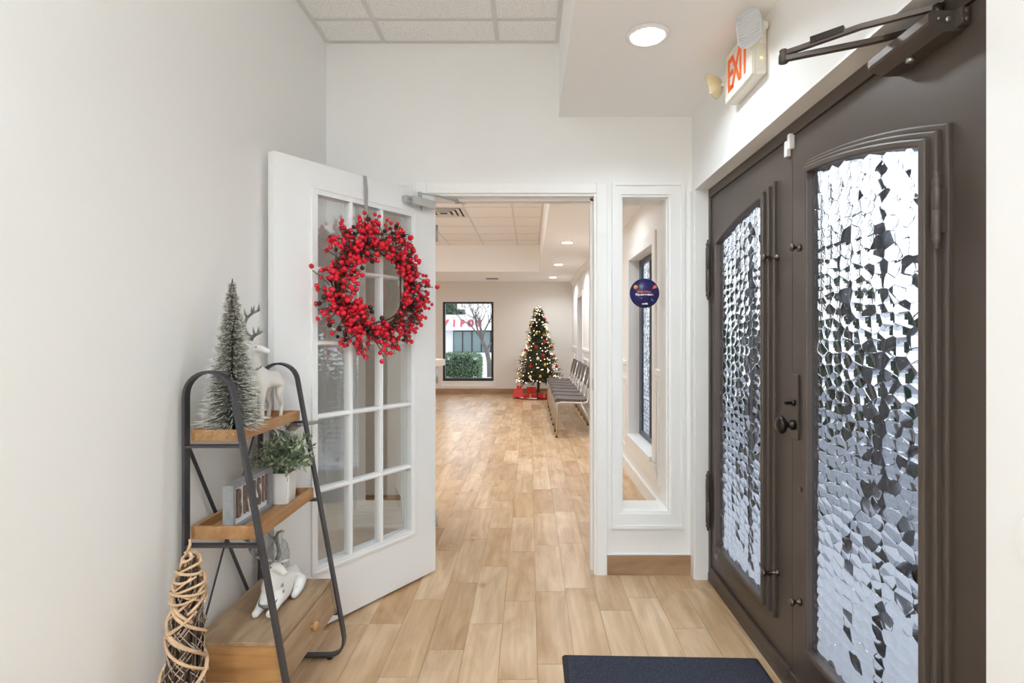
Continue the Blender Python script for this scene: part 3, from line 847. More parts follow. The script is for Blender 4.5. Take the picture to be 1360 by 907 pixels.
# sticker
o = thing('round_sticker', 'round navy sticker on the narrow sidelight glass', 'sticker', (.626, YP0+.028, 1.52))
YS = YP0+.0275
b = MB(); b.lathe([(.0805, .001), (.0805, 0), (.001, 0)], (.626, YS, 1.52), 40, 'y'); mk('disc', b, mat('navy_print', lin(38, 36, 92), .35), o)
org = mat('orange_print', lin(240, 120, 80), .4); wht = mat('white_print', lin(240, 240, 245), .4)
FY = ((1, 0, 0), (0, 0, 1), (0, -1, 0))
mk('text', text_mesh('Smile Now.', .0165, .0003, .0004, basis(*FY, (.625, YS-.0008, 1.5285))), org, o)
mk('text', text_mesh('Pay-over-time.', .0165, .0003, .0005, basis(*FY, (.626, YS-.0008, 1.513))), wht, o)
mk('text', text_mesh('sunbit', .0125, .0003, .0004, basis(*FY, (.628, YS-.0008, 1.463))), wht, o)
b = MB(); b.lathe([(.0115, -.0012), (.0115, 0), (.001, 0)], (.578, YS, 1.553), 20, 'y'); mk('dot', b, mat('amber_print', lin(240, 160, 80), .4), o)
b = MB(); b.prism([(.668, 1.543), (.677, 1.564), (.686, 1.563), (.692, 1.555), (.690, 1.548)], YS-.0012, YS, 'y'); mk('wedge', b, mat('coral_print', lin(238, 98, 80), .4), o)
b = MB(); b.prism([(.660, 1.489), (.664, 1.489), (.673, 1.478), (.670, 1.476)], YS-.0012, YS, 'y'); mk('dash', b, mat('blue_print', lin(110, 130, 220), .4), o)

# ================================================================== FRENCH DOOR
ANG = math.atan2(.82, .573)
fd = thing('door_3', 'white glazed door of fifteen panes standing open with the berry wreath', 'door', (-1.037, 2.199, 0), ANG, kind='structure')
DWD, DZ0, DZ1, DT = .916, .014, 2.043, .044
gx = [.195, .372, .549, .735]; gz = [.288+.3235*i for i in range(6)]
MX0, MX1, MZ0, MZ1 = .166, .766, .257, 1.938
b = MB(); b.ring(rect(gx[0]-.008, gx[3]+.008, gz[0]-.008, gz[5]+.008), rect(0, DWD, DZ0, DZ1), 0, DT, 'y'); mk('door_leaf', b, M['door_white'], fd, False)
for ya, yb in ((-.006, 0), (DT, DT+.006)):
    b = MB(); b.ring(rect(gx[0], gx[3], gz[0], gz[5]), rect(MX0, MX1, MZ0, MZ1), ya, yb, 'y')
    y2 = ya-.004 if ya < 0 else yb
    b.ring(rect(MX0+.010, MX1-.010, MZ0+.010, MZ1-.010), rect(MX0, MX1, MZ0, MZ1), y2, y2+.004, 'y'); mk('glazing_molding', b, M['door_white'], fd, False)
for x in gx[1:3]:
    b = MB(); b.prism([(x-.010, .004), (x-.004, -.005), (x+.004, -.005), (x+.010, .004), (x+.010, DT-.004), (x+.004, DT+.005), (x-.004, DT+.005), (x-.010, DT-.004)], gz[0], gz[5], 'z'); mk('muntin', b, M['door_white'], fd, False)
for z in gz[1:5]:
    b = MB(); b.prism([(.004, z-.010), (-.0045, z-.004), (-.0045, z+.004), (.004, z+.010), (DT-.004, z+.010), (DT+.0045, z+.004), (DT+.0045, z-.004), (DT-.004, z-.010)], gx[0], gx[3], 'x'); mk('muntin', b, M['door_white'], fd, False)
for i in range(3):
    for j in range(5):
        b = MB(); x0, x1, z0, z1 = gx[i], gx[i+1], gz[j], gz[j+1]
        b.add([(x0, DT/2, z0), (x1, DT/2, z0), (x1, DT/2, z1), (x0, DT/2, z1)], [(0, 1, 2, 3)]); mk('pane', b, M['glass'], fd, False)
b = MB(); b.lathe([(.033, 0), (.033, -.006), (.030, -.010), (.012, -.012), (.011, -.045), (.013, -.05), (.002, -.052)], (.079, 0, .925), 24, 'y')
hd = mk('door_handle', b, M['steel'], fd, False)
b = MB(); b.tube([(.079, -.046, .925), (.10, -.048, .925), (.15, -.047, .923), (.19, -.042, .922)], [.010, .009, .008, .007], 8); mk('lever', b, M['steel'], hd, False)
b = MB(); b.lathe([(.033, DT), (.033, DT+.006), (.012, DT+.010), (.010, DT+.013)], (.079, 0, .925), 20, 'y'); mk('handle_rose', b, M['steel'], fd, False)
b = MB(); b.box(-.002, 0, .008, .036, .86, .99); mk('latch_plate', b, M['steel'], fd, False)
for z in (.25, 1.03, 1.80):
    b = MB(); b.lathe([(.006, 0), (.006, .09)], (DWD+.004, -.006, z), 10); mk('hinge', b, M['steel'], fd, False)

# closer of the white door
o = thing('door_closer', 'small silver closer near the top of the white glazed door', 'door closer', (-1.037, 2.199, 0), ANG)
b = MB()
pr = [(.715, -.006), (.715, -.050)]+[(.855+.022*math.sin(t/8*PI), -.028-.022*math.cos(t/8*PI)) for t in range(9)]
b.prism(pr, 1.962, 2.003, 'z'); mk('closer_body', b, mat('closer_silver', (.55, .55, .55, 1), .45, .3), o, False)
b = MB(); b.box(.675, .715, -.036, -.004, 1.966, 2.0, .003); b.lathe([(.006, 0), (.006, -.004), (.002, -.006)], (.685, -.036, 1.984), 8, 'y'); b.lathe([(.006, 0), (.006, -.004), (.002, -.006)], (.702, -.036, 1.984), 8, 'y'); mk('end_block', b, M['steel'], o, False)
b = MB(); b.lathe([(.006, 0), (.006, -.016), (.003, -.02)], (.785, -.028, 1.962), 10); mk('valve_nut', b, M['steel'], o, False)
b = MB(); b.lathe([(.010, 0), (.010, .030), (.006, .034)], (.775, -.028, 2.003), 10); mk('pivot', b, M['steel'], o, False)
# its arm reaches to the head of the doorway; turn that point into the door's own frame
def to_local(p):
    q = Vector(p)-Vector((-1.037, 2.199, 0)); c, s = math.cos(ANG), math.sin(ANG)
    return (q.x*c+q.y*s, -q.x*s+q.y*c, q.z)
hb = to_local((-.40, 2.985, 2.028))
b = MB(); b.strap([(.775, -.028, 2.030), (.86, -.055, 2.032), hb], (0, 0, 1), .006, .013); mk('closer_arm', b, M['steel'], o, False)
b = MB(); b.lathe([(.011, -.012), (.011, .010)], hb, 12)
h2 = to_local((-.37, 3.06, 2.035)); b.strap([hb, h2], (0, 0, 1), .010, .016)
mk('arm_shoe', b, M['steel'], o, False)
b = MB(); h3 = to_local((-.43, 3.02, 2.0385)); h4 = to_local((-.33, 3.02, 2.0385)); b.strap([h3, h4], (0, 0, 1), .004, .018); mk('bracket', b, M['steel'], o, False)

# ================================================================== WREATH
o = thing('wreath_hanger', 'flat grey metal hanger hooked over the top of the glazed door', 'hanger', (-1.037, 2.199, 0), ANG)
b = MB(); hx = .447
b.strap([(hx, DT+.002, 1.96), (hx, DT+.002, DZ1+.002), (hx, -.002, DZ1+.002), (hx, -.0105, 1.98), (hx, -.0115, 1.72), (hx, -.022, 1.705), (hx, -.034, 1.72)], (1, 0, 0), .020, .0018)
mk('strap', b, mat('grey_strap', (.42, .42, .43, 1), .4, .5), o, False)
WC = (.482, 1.522)
wr = thing('berry_wreath', 'round wreath of red and dark berries hanging on the glazed door', 'wreath', (-1.037+.573*WC[0], 2.199+.82*WC[0], WC[1]), ANG)
rng = random.Random(11)
b = MB()
for k in range(16):
    R = .175+rng.random()*.055; y = -.018-rng.random()*.035; a = rng.random()*6; f = rng.choice((5, 6, 7, 8)); q = rng.random()*.012
    pts = [((R+q*math.sin(f*t/40*2*PI+a))*math.cos(t/40*2*PI), y+q*.8*math.cos(f*t/40*2*PI+a), (R+q*math.sin(f*t/40*2*PI+a))*math.sin(t/40*2*PI)) for t in range(41)]
    b.tube(pts, .0045, 5, False)
mk('twig_ring', b, M['twig'], wr, False)
BR = .0114
t = MB(); t.ball((0, 0, 0), BR, 2)
berry_red = mk('berry', t, M['berry'], wr, False)
me_red = berry_red.data
me_dk = me_red.copy(); me_dk.materials.clear(); me_dk.materials.append(M['berry_dk'])
st = MB(); rest = MB(); spots = []
bpy.data.objects.remove(berry_red, do_unlink=True)
for s in range(330):
    th = rng.random()*2*PI
    r0 = .185+.065*rng.random(); y0 = -.035
    out = rng.gauss(.045, .045) if rng.random() < .80 else rng.uniform(.08, .125)
    if rng.random() < .36: out = -rng.random()*.085
    r1 = max(.140, min(.335, r0+out)); th1 = th+rng.gauss(0, .16)
    y1 = -.055-rng.random()*.060 if r1 < .30 else -.03-rng.random()*.05
    p0 = Vector((r0*math.cos(th), y0, r0*math.sin(th))); p1 = Vector((r1*math.cos(th1), y1, r1*math.sin(th1)))
    st.tube([p0, (p0+p1)/2+Vector((0, -.01, 0)), p1], .0022, 4, False)
    n = rng.choice((2, 3, 3, 4))
    for i in range(n):
        u = 1-i*.024/max(.03, (p1-p0).length)
        p = p0.lerp(p1, max(.15, u))+Vector((rng.gauss(0, .010), rng.gauss(0, .008), rng.gauss(0, .010)))
        spots.append((p, rng.random() < .17))
spots.sort(key=lambda q: q[0].y)
for i, (p, dk) in enumerate(spots):
    if i < 298:
        q = link('berry', me_dk if dk else me_red, wr); q.location = p; q.scale = [rng.uniform(.82, 1.12)]*3
    else:
        rest.ball(p, BR*rng.uniform(.82, 1.1), 1, mi=1 if dk else 0)
mk('berries', rest, [M['berry'], M['berry_dk']], wr, False, kind='stuff')
mk('berry_stems', st, M['twig_dk'], wr, False, kind='stuff')
b = MB(); b.ball((-.01, -.075, .195), .017, 2); mk('hook_ball', b, M['silver'], wr, False, label='small silver ball at the hook')

# ================================================================== LADDER SHELF
sh = thing('ladder_shelf', 'narrow black metal shelf with two wood trays and a drawer', 'shelf', (-.92, 1.93, 0))
def side_path():
    p = [(-1.078, .0135), (-1.078, .6), (-1.078, 1.10)]
    for i in range(1, 14):
        a = PI-(PI-.19)*i/13
        p.append((-1.003+.075*math.cos(a), 1.104+.076*math.sin(a)))
    p += [(-.850, .68), (-.7455, .105)]
    for i in range(1, 9):
        u = i/8; a, c, d = (-.7455, .105), (-.729, .0135), (-.815, .0135)
        p.append((a[0]*(1-u)**2+2*c[0]*u*(1-u)+d[0]*u*u, a[1]*(1-u)**2+2*c[1]*u*(1-u)+d[1]*u*u))
    return p
YN, YFR = 1.70, 2.17
for y in (YN, YFR):
    b = MB(); b.strap([(x, y, z) for x, z in side_path()], (0, 1, 0), .028, .009, closed=True)
    sf = mk('side_frame', b, M['grey_metal'], sh)
    for x in (-.80, -1.05):
        b = MB(); b.lathe([(.011, 0), (.012, .003), (.012, .009)], (x, y, .0005), 12); mk('rubber_foot', b, M['rubber'], sf)
    for z in (.951, .640, .187):
        b = MB(); b.box(-1.076, -.732-.181*z, y-.012, y+.012, z-.008, z); mk('cross_bar', b, M['grey_metal'], sf)
for p0, p1 in (((-1.085, 1.715, .955), (-1.085, 2.155, .195)), ((-1.081, 2.155, .955), (-1.081, 1.715, .195))):
    b = MB(); b.strap([p0, p1], (0, .866, .5), .014, .0035); mk('cross_brace', b, M['grey_metal'], sh)
def tray(x0, x1, z, h):
    y0, y1 = 1.7165, 2.1535
    b = MB(); b.box(x0+.010, x1-.010, y0+.010, y1-.010, z+.001, z+.013); t = mk('tray', b, M['shelf_wood'], sh)
    for q in ((x1-.012, x1, y0, y1), (x0, x0+.012, y0, y1), (x0+.012, x1-.012, y0, y0+.012), (x0+.012, x1-.012, y1-.012, y1)):
        b = MB(); b.box(*q, z, z+h, .0015); mk('rim_board', b, M['shelf_wood'], t)
tray(-1.072, -.913, .9595, .036); tray(-1.072, -.858, .648, .041)
wx = wood('box_end_wood', lin(156, 108, 62), lin(200, 152, 98), 0, 1.6, .5)
b = MB(); b.prism([(-1.07, .195), (-.776, .195), (-.797, .311), (-1.07, .311)], 1.716, 2.154, 'y'); bx = mk('drawer_box', b, wx, sh)
b = MB(); b.box(-1.072, -.789, 1.712, 2.158, .3112, .325, .002); mk('box_top', b, M['box_wood'], bx)
b = MB(); b.prism([(-.7755, .199), (-.7685, .199), (-.7885, .308), (-.7955, .308)], 1.736, 2.134, 'y'); df = mk('drawer', b, M['box_wood'], sh)
b = MB(); b.lathe([(.008, 0), (.007, .006), (.015, .012), (.0165, .018), (.014, .024), (.003, .026)], (-.781, 1.935, .255), 16, 'x'); mk('drawer_knob', b, wx, df)
for ya, yb in ((1.716, 1.733), (2.137, 2.154)):
    b = MB(); b.prism([(-.7755, .195), (-.7665, .195), (-.7875, .311), (-.7965, .311)], ya, yb, 'y'); mk('box_stile', b, M['box_wood'], bx)

# ---- bottle brush tree
fr_green = mat('bristle_grey_green', lin(128, 126, 113), .8, var=.2, vscale=90); frost = mat('bristle_frost', lin(220, 217, 208), .8)
o = thing('bottle_brush_tree', 'frosted grey green bristle tree on the top tray', 'ornament', (-.985, 1.795, .974))
rng = random.Random(5)
b = MB(); f2 = MB()
H = .505
for i in range(3600):
    u = rng.random()**1.25; z = .015+u*(H-.03)
    tier = .90+.13*math.sin(z*2*PI/.034)
    R = (.122*(1-(z/H))**.86+.009)*tier*rng.uniform(.80, 1.03)
    a = rng.random()*2*PI; dz = rng.uniform(-.006, .014)
    d = Vector((math.cos(a), math.sin(a), 0)); s = Vector((-d.y, d.x, 0))*.0012
    c0 = Vector((0, 0, z)); c1 = c0+d*R*.74+Vector((0, 0, dz*.7-.004)); c2 = c0+d*R+Vector((0, 0, dz-.006))
    up = Vector((0, 0, .0009))
    b.add([c0-s, c0+s, c0+up*1.4, c1-s, c1+s, c1+up*1.4], [(0, 1, 4, 3), (1, 2, 5, 4), (2, 0, 3, 5)])
    k = 1.3
    f2.add([c1-s*k, c1+s*k, c1+up*k, c2], [(0, 1, 3), (1, 2, 3), (2, 0, 3)])
mk('bristles', b, fr_green, o, False, kind='stuff'); mk('frosted_tips', f2, frost, o, False, kind='stuff')
b = MB(); b.tube([(0, 0, 0), (0, 0, H-.01), (.001, 0, H+.004)], [.006, .003, .001], 6); b.lathe([(.03, 0), (.03, .012), (.01, .016)], (0, 0, 0), 14); mk('trunk', b, M['twig_dk'], o, False)

# ---- deer
pearl = mat('pearl_white', (.83, .825, .80, 1), .28)
pearl_knit = mat('knitted_chest', (.80, .78, .74, 1), .6, bump=1, bscale=260)
def antler(base, side, s=1.0, lean=(0, 0), flat=1.0):
    """main beam sweeping out and up, with four tines"""
    b = MB(); P = [Vector(base)]
    for i in range(1, 9):
        u = i/8
        P.append(Vector(base)+Vector((side*s*(.012+.042*u)*flat+lean[0]*u*s, -s*(.018*math.sin(u*PI))+lean[1]*u*s, s*(.010*u+.016*u*u+.018*math.sin(u*PI*.5)))))
    b.tube(P, [.0052*s*(1-.7*i/8)+.0008 for i in range(9)], 7)
    for i, ln in ((2, .024), (4, .028), (6, .026), (7, .018)):
        p = P[i]; b.tube([p, p+Vector((side*.002, -.006, .6*ln))*s, p+Vector((side*-.003, -.010, ln))*s], [.0036*s, .0026*s, .0006], 6)
    return b
def standing_deer(name, label, loc, rotz, sc, headturn):
    o = thing(name, label, 'figurine', loc, rotz, group=None)
    hx, hy = math.sin(headturn), -math.cos(headturn)
    hc = Vector((.004, -.083, .282))
    V = [(0, .055, .165), (0, .0, .163), (0, -.055, .165), (0, -.082, .205), (.002, -.086, .247), tuple(hc), (hc.x+hx*.026, hc.y+hy*.026, hc.z-.004), (hc.x+hx*.048, hc.y+hy*.048, hc.z-.012), (hc.x+hx*.058, hc.y+hy*.058, hc.z-.014)]
    R = [.037, .033, .037, .026, .0195, .021, .0165, .0105, .008]
    E_ = [(0, 1), (1, 2), (2, 3), (3, 4), (4, 5), (5, 6), (6, 7), (7, 8)]
    def leg(par, pts, rs):
        q = par
        for p, r in zip(pts, rs):
            V.append(p); R.append(r); E_.append((q, len(V)-1)); q = len(V)-1
    for s in (-1, 1):
        leg(2, [(s*.020, -.064, .125), (s*.021, -.068, .070), (s*.021, -.064, .012), (s*.021, -.068, .004)], [.017, .0095, .0075, .0085])
        leg(0, [(s*.022, .072, .130), (s*.024, .062, .092), (s*.024, .088, .052), (s*.024, .080, .012), (s*.024, .076, .004)], [.022, .0125, .0085, .0075, .0085])
    V.append((0, .100, .178)); R.append(.008); E_.append((0, len(V)-1))
    V = [(x*sc, y*sc, z*sc) for x, y, z in V]; R = [r*sc for r in R]
    body = mk('body', skin(V, E_, R), pearl, o, False)
    px, py = -hy, hx
    for s in (-1, 1):
        e = MB(); bx0 = hc+Vector((px*s*.014, py*s*.014, .014))-Vector((hx, hy, 0))*.006
        e.lathe([(.003, 0), (.0075, .010), (.006, .020), (.001, .030)], (0, 0, 0), 8)
        Q = Vector((px*s*.9, py*s*.9, .45)).to_track_quat('Z', 'Y').to_matrix()
        e.v = [tuple((Q @ Vector((v[0], v[1]*.5, v[2]))+bx0)*sc) for v in e.v]
        mk('ear', e, pearl, body, False)
        if s > 0:      # near antler, low over the brow
            beam = [(-.006, -.090, .306), (.000, -.096, .314), (.012, -.098, .321), (.024, -.098, .327), (.036, -.096, .334)]
            tines = [(0, -.030, .046), (1, -.020, .030), (2, -.004, .030), (3, .004, .026), (3, .020, .010)]
        else:          # far antler, swept back and high
            beam = [(-.014, -.078, .304), (-.034, -.074, .330), (-.042, -.072, .358), (-.030, -.072, .384), (-.010, -.074, .400), (.014, -.076, .410)]
            tines = [(2, -.006, .038), (3, -.008, .034), (4, .000, .026), (4, .010, .030), (5, .004, .026)]
        a = MB(); n = len(beam); a.tube(beam, [.0084-.0046*i/(n-1) for i in range(n)], 7)
        for i, dx, dz in tines:
            q = beam[i]; a.tube([q, (q[0]+dx*.6, q[1]-.004, q[2]+dz*.4), (q[0]+dx, q[1]-.006, q[2]+dz)], [.0056, .0042, .0008], 6)
        mk('antler', a, M['silver'], o, False, label='silver branching antler')
        ey = MB(); ey.ball(tuple((hc+Vector((px*s*.016+hx*.014, py*s*.016+hy*.014, .004)))*sc), .0028*sc, 1); mk('eye', ey, M['rubber'], body, False)
    # ribbon collar with little bells
    c = MB(); n = 18
    ring = [Vector((.025*math.cos(i/n*2*PI), -.083+.022*math.sin(i/n*2*PI), .212+.010*math.sin(i/n*2*PI)))*sc for i in range(n)]
    c.strap(ring, (0, .2, 1), .006*sc, .004*sc, closed=True)
    for i in (12, 14, 16): c.ball(ring[i], .0055*sc, 1)
    mk('collar', c, M['silver'], o, False)
    return o
standing_deer('deer_figurine', 'white standing deer with silver antlers turning its head beside the bristle tree', (-.992, 2.032, .973), 0, .975, 1.45)

o = thing('deer_figurine', 'white resting deer with knitted chest on the drawer box', 'figurine', (-.914, 1.995, .3255), .0)
V = [(0, .070, .042), (0, .02, .048), (0, -.042, .056), (0, -.056, .098), (.001, -.058, .128), (.006, -.060, .147), (.030, -.074, .139), (.050, -.086, .131), (.058, -.090, .128)]
R = [(.043, .043), .043, .047, .034, .024, .0225, .0165, .0115, .009]
E_ = [(i, i+1) for i in range(8)]
def addl(par, pts, rs):
    q = par
    for p, r in zip(pts, rs):
        V.append(p); R.append(r); E_.append((q, len(V)-1)); q = len(V)-1
for s in (-1, 1):
    addl(2, [(s*.024, -.085, .030), (s*.024, -.122, .016), (s*.024, -.150, .0135)], [.021, .014, .0125])
    addl(0, [(s*.042, .062, .030), (s*.050, .020, .018), (s*.050, -.015, .014)], [.028, .016, .012])
addl(0, [(0, .125, .07)], [.010])
body = mk('body', skin(V, E_, R), pearl, o, False)
c = MB(); c.ball((-.002, -.068, .074), .036, 3, (1.0, .82, 1.30)); mk('knitted_bib', c, pearl_knit, o, False, label='cream knitted chest panel')
for s in (-1, 1):
    e = MB(); e.lathe([(.004, 0), (.009, .012), (.007, .024), (.001, .034)], (0, 0, 0), 8)
    Q = Vector((s*.9, .1, .25)).to_track_quat('Z', 'Y').to_matrix()
    e.v = [tuple(Q @ Vector((v[0], v[1]*.5, v[2]))+Vector((s*.018+.002, -.054, .155))) for v in e.v]; mk('ear', e, pearl, body, False)
    beam = [(-.006, -.058, .162), (-.030, -.060, .166), (-.062, -.062, .180), (-.082, -.064, .205), (-.088, -.062, .235), (-.080, -.058, .258)] if s < 0 else [(.008, -.054, .164), (.014, -.046, .185), (.006, -.040, .212), (-.004, -.040, .235), (.008, -.044, .258), (.034, -.050, .268)]
    a = MB(); a.tube(beam, [.0075, .0072, .0066, .0058, .0045, .0012], 8)
    for (bx1, by1, bz1), (tx, ty, tz) in ((beam[1], (0, -.006, .034)), (beam[2], (.006, -.012, .042)), (beam[3], (.022*-s, -.014, .030)), (beam[4], (.020*s, -.012, .016))):
        a.tube([(bx1, by1, bz1), (bx1+tx*.5, by1+ty*.7, bz1+tz*.45), (bx1+tx, by1+ty, bz1+tz)], [.0052, .004, .0008], 7)
    mk('antler', a, M['silver'], o, False, label='large silver branching antler')
    ey = MB(); ey.ball((.014+s*.013, -.068+s*.017, .150), .003, 1); mk('eye', ey, M['rubber'], body, False)
c = MB(); c.strap([(.030*math.cos(i/16*2*PI), -.100+.030*math.sin(i/16*2*PI), .040+.006*math.sin(i/16*2*PI)) for i in range(16)], (0, .2, 1), .008, .003, closed=True); c.ball((0, -.132, .035), .008, 1); mk('collar', c, M['silver'], o, False)
for (x, y, z) in ((.037, -.070, .082), (.040, -.070, .060), (.050, .022, .030)):
    c = MB(); c.ball((x, y, z), .0062, 2, (.6, 1, 1)); mk('button', c, M['steel'], o, False)

# ---- wire wrapped bottle behind the resting deer
o = thing('wire_wrapped_bottle', 'clear glass bottle in a wire net behind the resting deer', 'bottle', (-.968, 2.088, .3255))
pf = [(.030, 0), (.036, .006), (.037, .06), (.0375, .125), (.034, .155), (.022, .175), (.0165, .182), (.0165, .200), (.0195, .203), (.0195, .209), (.015, .209)]
jar_glass = clear_glass('jar_glass', 1.4, (.93, .95, .95, 1))
b = MB(); b.lathe(pf, (0, 0, 0), 28); mk('bottle', b, jar_glass, o, False)
b = MB(); n, m_ = 7, 7
def jr(z):
    for (r0, z0), (r1, z1) in zip(pf, pf[1:]):
        if z0 <= z <= z1 and z1 > z0: return r0+(r1-r0)*(z-z0)/(z1-z0)+.0022
    return .02
for s in (-1, 1):
    for k in range(n):
        b.tube([(jr(.006+.172*i/20)*math.cos(2*PI*k/n+s*1.25*i/20*PI/1.2), jr(.006+.172*i/20)*math.sin(2*PI*k/n+s*1.25*i/20*PI/1.2),   .006+.172*i/20) for i in range(21)], .0007, 4, False)
mk('wire_net', b, M['steel'], o, False)

# ---- BRUSH sign
o = thing('word_sign', 'small grey box framed sign with raised wooden letters BRUSH', 'sign', (-.964, 1.866, .6615))
b = MB(); ya, yb, za, zb = 1.734, 1.998, .6615, .812
b.ring(rect(ya+.013, yb-.013, za+.013, zb-.013), rect(ya, yb, za, zb), -.982, -.948); mk('box_frame', b, mat('grey_wash_wood', lin(142, 143, 145), .7, var=.12, vscale=50), o)
b = MB(); b.box(-.980, -.963, ya+.012, yb-.012, za+.012, zb-.012); mk('back_panel', b, M['trim'], o)
lw = mat('letter_wood', lin(128, 108, 96), .7, var=.3, vscale=60)
for ch, u in zip('BRUSH', (1.787, 1.832, 1.877, 1.920, 1.962)):
    mk('letter', text_mesh(ch, .135, .004, .0008, basis((0, 1, 0), (0, 0, 1), (1, 0, 0), (-.959, u, .7365), .36, 1.0)), lw, o)

# ---- potted plant
o = thing('potted_plant', 'bushy green plant in a square white pot at the end of the middle tray', 'plant', (-.940, 2.062, .6615), .0)
bm = bmesh.new(); bmesh.ops.create_cube(bm, size=1)
for v in bm.verts:
    k = .036 if v.co.z < 0 else .041
    v.co = Vector((v.co.x*2*k, v.co.y*2*k, .058+v.co.z*.116))
bmesh.ops.bevel(bm, geom=[e for e in bm.edges if abs(e.verts[0].co.z-e.verts[1].co.z) > .05], offset=.008, segments=4, affect='EDGES')
tf = [f for f in bm.faces if f.normal.z > .9]
r = bmesh.ops.inset_region(bm, faces=tf, thickness=.005)
tf = [f for f in bm.faces if f.normal.z > .9 and f.calc_area() > .001]
for f in tf:
    for v in f.verts: v.co.z -= .014
b = MB(); b.frombm(bm); mk('pot', b, M['ceramic'], o, False)
b = MB(); b.box(-.033, .033, -.033, .033, .085, .102); mk('soil', b, mat('soil', lin(62, 50, 40), 1), o, False)
leafm = [mat('leaf_green', lin(122, 138, 108), .55, var=.25, vscale=60), mat('leaf_pale', lin(176, 184, 156), .55, var=.2, vscale=60), mat('leaf_deep', lin(88, 108, 88), .5, var=.2, vscale=60)]
rng = random.Random(3); lf = MB(); stm = MB()
def leaf(mb, p, d, ln, wd, mi):
    d = d.normalized(); s = d.cross(Vector((rng.gauss(0, .4), rng.gauss(0, .4), 1))).normalized(); n = s.cross(d)
    mb.add([p, p+d*ln*.4+s*wd, p+d*ln, p+d*ln*.4-s*wd, p+d*ln*.45-n*wd*.35], [(0, 1, 4), (1, 2, 4), (2, 3, 4), (3, 0, 4)], False, mi)
for k in range(92):
    a = rng.random()*2*PI; e = rng.uniform(.0, 1.35)
    L = rng.uniform(.085, .125)
    d = Vector((math.cos(a)*math.cos(e), math.sin(a)*math.cos(e)*.95, math.sin(e)*.9+.18))
    p0 = Vector((rng.uniform(-.02, .02), rng.uniform(-.02, .02), .10)); pts = []
    bend = Vector((0, 0, -.03))
    for i in range(7):
        u = i/6; pts.append(p0+Vector((0, 0, .045*min(1, u*2)))+d*L*u+bend*u*u*(1 if e < .5 else .3))
    if min(q.x for q in pts) < -.135 or max(q.y for q in pts) > .13: continue
    stm.tube(pts, [.0014-.0001*i for i in range(7)], 4, False)
    for i in range(15):
        u = .25+.75*i/14; j = min(5, int(u*6)); p = pts[j].lerp(pts[j+1], u*6-j); ax = (pts[j+1]-pts[j]).normalized()
        rd = Vector((rng.gauss(0, 1), rng.gauss(0, 1), rng.gauss(0, 1))); rd = (rd-ax*rd.dot(ax)).normalized()
        leaf(lf, p, ax*.8+rd, rng.uniform(.020, .029), .0055, rng.choice((0, 0, 1, 1, 2)))
mk('leaves', lf, leafm, o, False, kind='stuff'); mk('stems', stm, leafm[0], o, False)

# ---- rattan cone
o = thing('rattan_cone_tree', 'tall twig cone wound with pale rattan on the floor before the shelf', 'ornament', (-.985, 1.515, 0))
rng = random.Random(9); b = MB(); HC = .70
axis = lambda z: Vector((.055*z, 0, z))
rad = lambda z: min(.083-.073*z, .010+(HC-z)*.30)
for k in range(90):
    a = rng.random()*2*PI; z1 = HC*rng.uniform(.55, .98); q = rng.uniform(.45, .90)
    pts = [axis(z1*i/6)+Vector((math.cos(a+.25*i/6), math.sin(a+.25*i/6), 0))*rad(z1*i/6)*q for i in range(7)]
    b.tube(pts, .0026, 4, False)
mk('twig_core', b, M['twig_dk'], o, False, kind='stuff')
fb = MB()
for k in range(230):
    a = rng.random()*2*PI; z = rng.uniform(.03, .55); s = rng.choice((-1, 1))
    fb.tube([axis(z+.05*i/5)+Vector((math.cos(a+s*.9*i/5), math.sin(a+s*.9*i/5), 0))*rad(z+.05*i/5)*.86 for i in range(6)], .0013, 4, False)
mk('fine_twigs', fb, mat('silver_twig', lin(178, 160, 146), .7), o, False, kind='stuff')
for k in range(26):
    s = 1 if k % 2 else -1; a0 = rng.random()*2*PI; z0 = .0+.60*k/26; dz = rng.uniform(.09, .17); tw = rng.uniform(1.2, 1.9)
    pts = []
    for i in range(22):
        u = i/21; z = min(HC-.01, z0+dz*u*1.25); a = a0+s*tw*PI*u
        pts.append(axis(z)+Vector((math.cos(a), math.sin(a), 0))*(rad(z)*(.93+.07*math.sin(u*7+k))+.001))
    r0 = rng.uniform(.0034, .0056)
    v = MB(); v.tube(pts, [r0*(.75+.25*math.sin(PI*i/21)) for i in range(22)], 7); mk('rattan_vine', v, M['rattan'], o, False)
for k in range(7):
    z0 = HC-.15+.018*k; a0 = k*2.1
    v = MB(); v.tube([axis(z0+.03*i/16+.012*math.sin(a0*3+i*.36))+Vector((math.cos(a0+i*.36), math.sin(a0+i*.36), 0))*(rad(z0+.03*i/16)+.003) for i in range(17)], [.0042*(.7+.3*math.sin(PI*i/16)) for i in range(17)], 7); mk('rattan_vine', v, M['rattan'], o, False)
v = MB(); v.tube([axis(HC-.07)+Vector((.012*math.cos(i*.55)*(1-i/26), .012*math.sin(i*.55)*(1-i/26), .095*i/26)) for i in range(27)], [.0065*(1-.5*i/26) for i in range(27)], 7); mk('rattan_tip', v, M['rattan'], o, False)

# ---- entrance mat
b = MB(); b.prism([(.130, 1.22), (.905, 1.20), (.905, 2.152), (.893, 2.158), (.140, 2.180), (.130, 2.17)], .0005, .008, 'z')
mto = thing('door_mat', 'dark navy doormat in front of the iron doors', 'mat', (.5, 1.7, 0))
mk('rubber_back', b, M['rubber'], mto)
b = MB(); b.prism([(.142, 1.23), (.893, 1.21), (.893, 2.146), (.148, 2.168)], .008, .011, 'z'); mk('pile', b, M['mat'], mto)

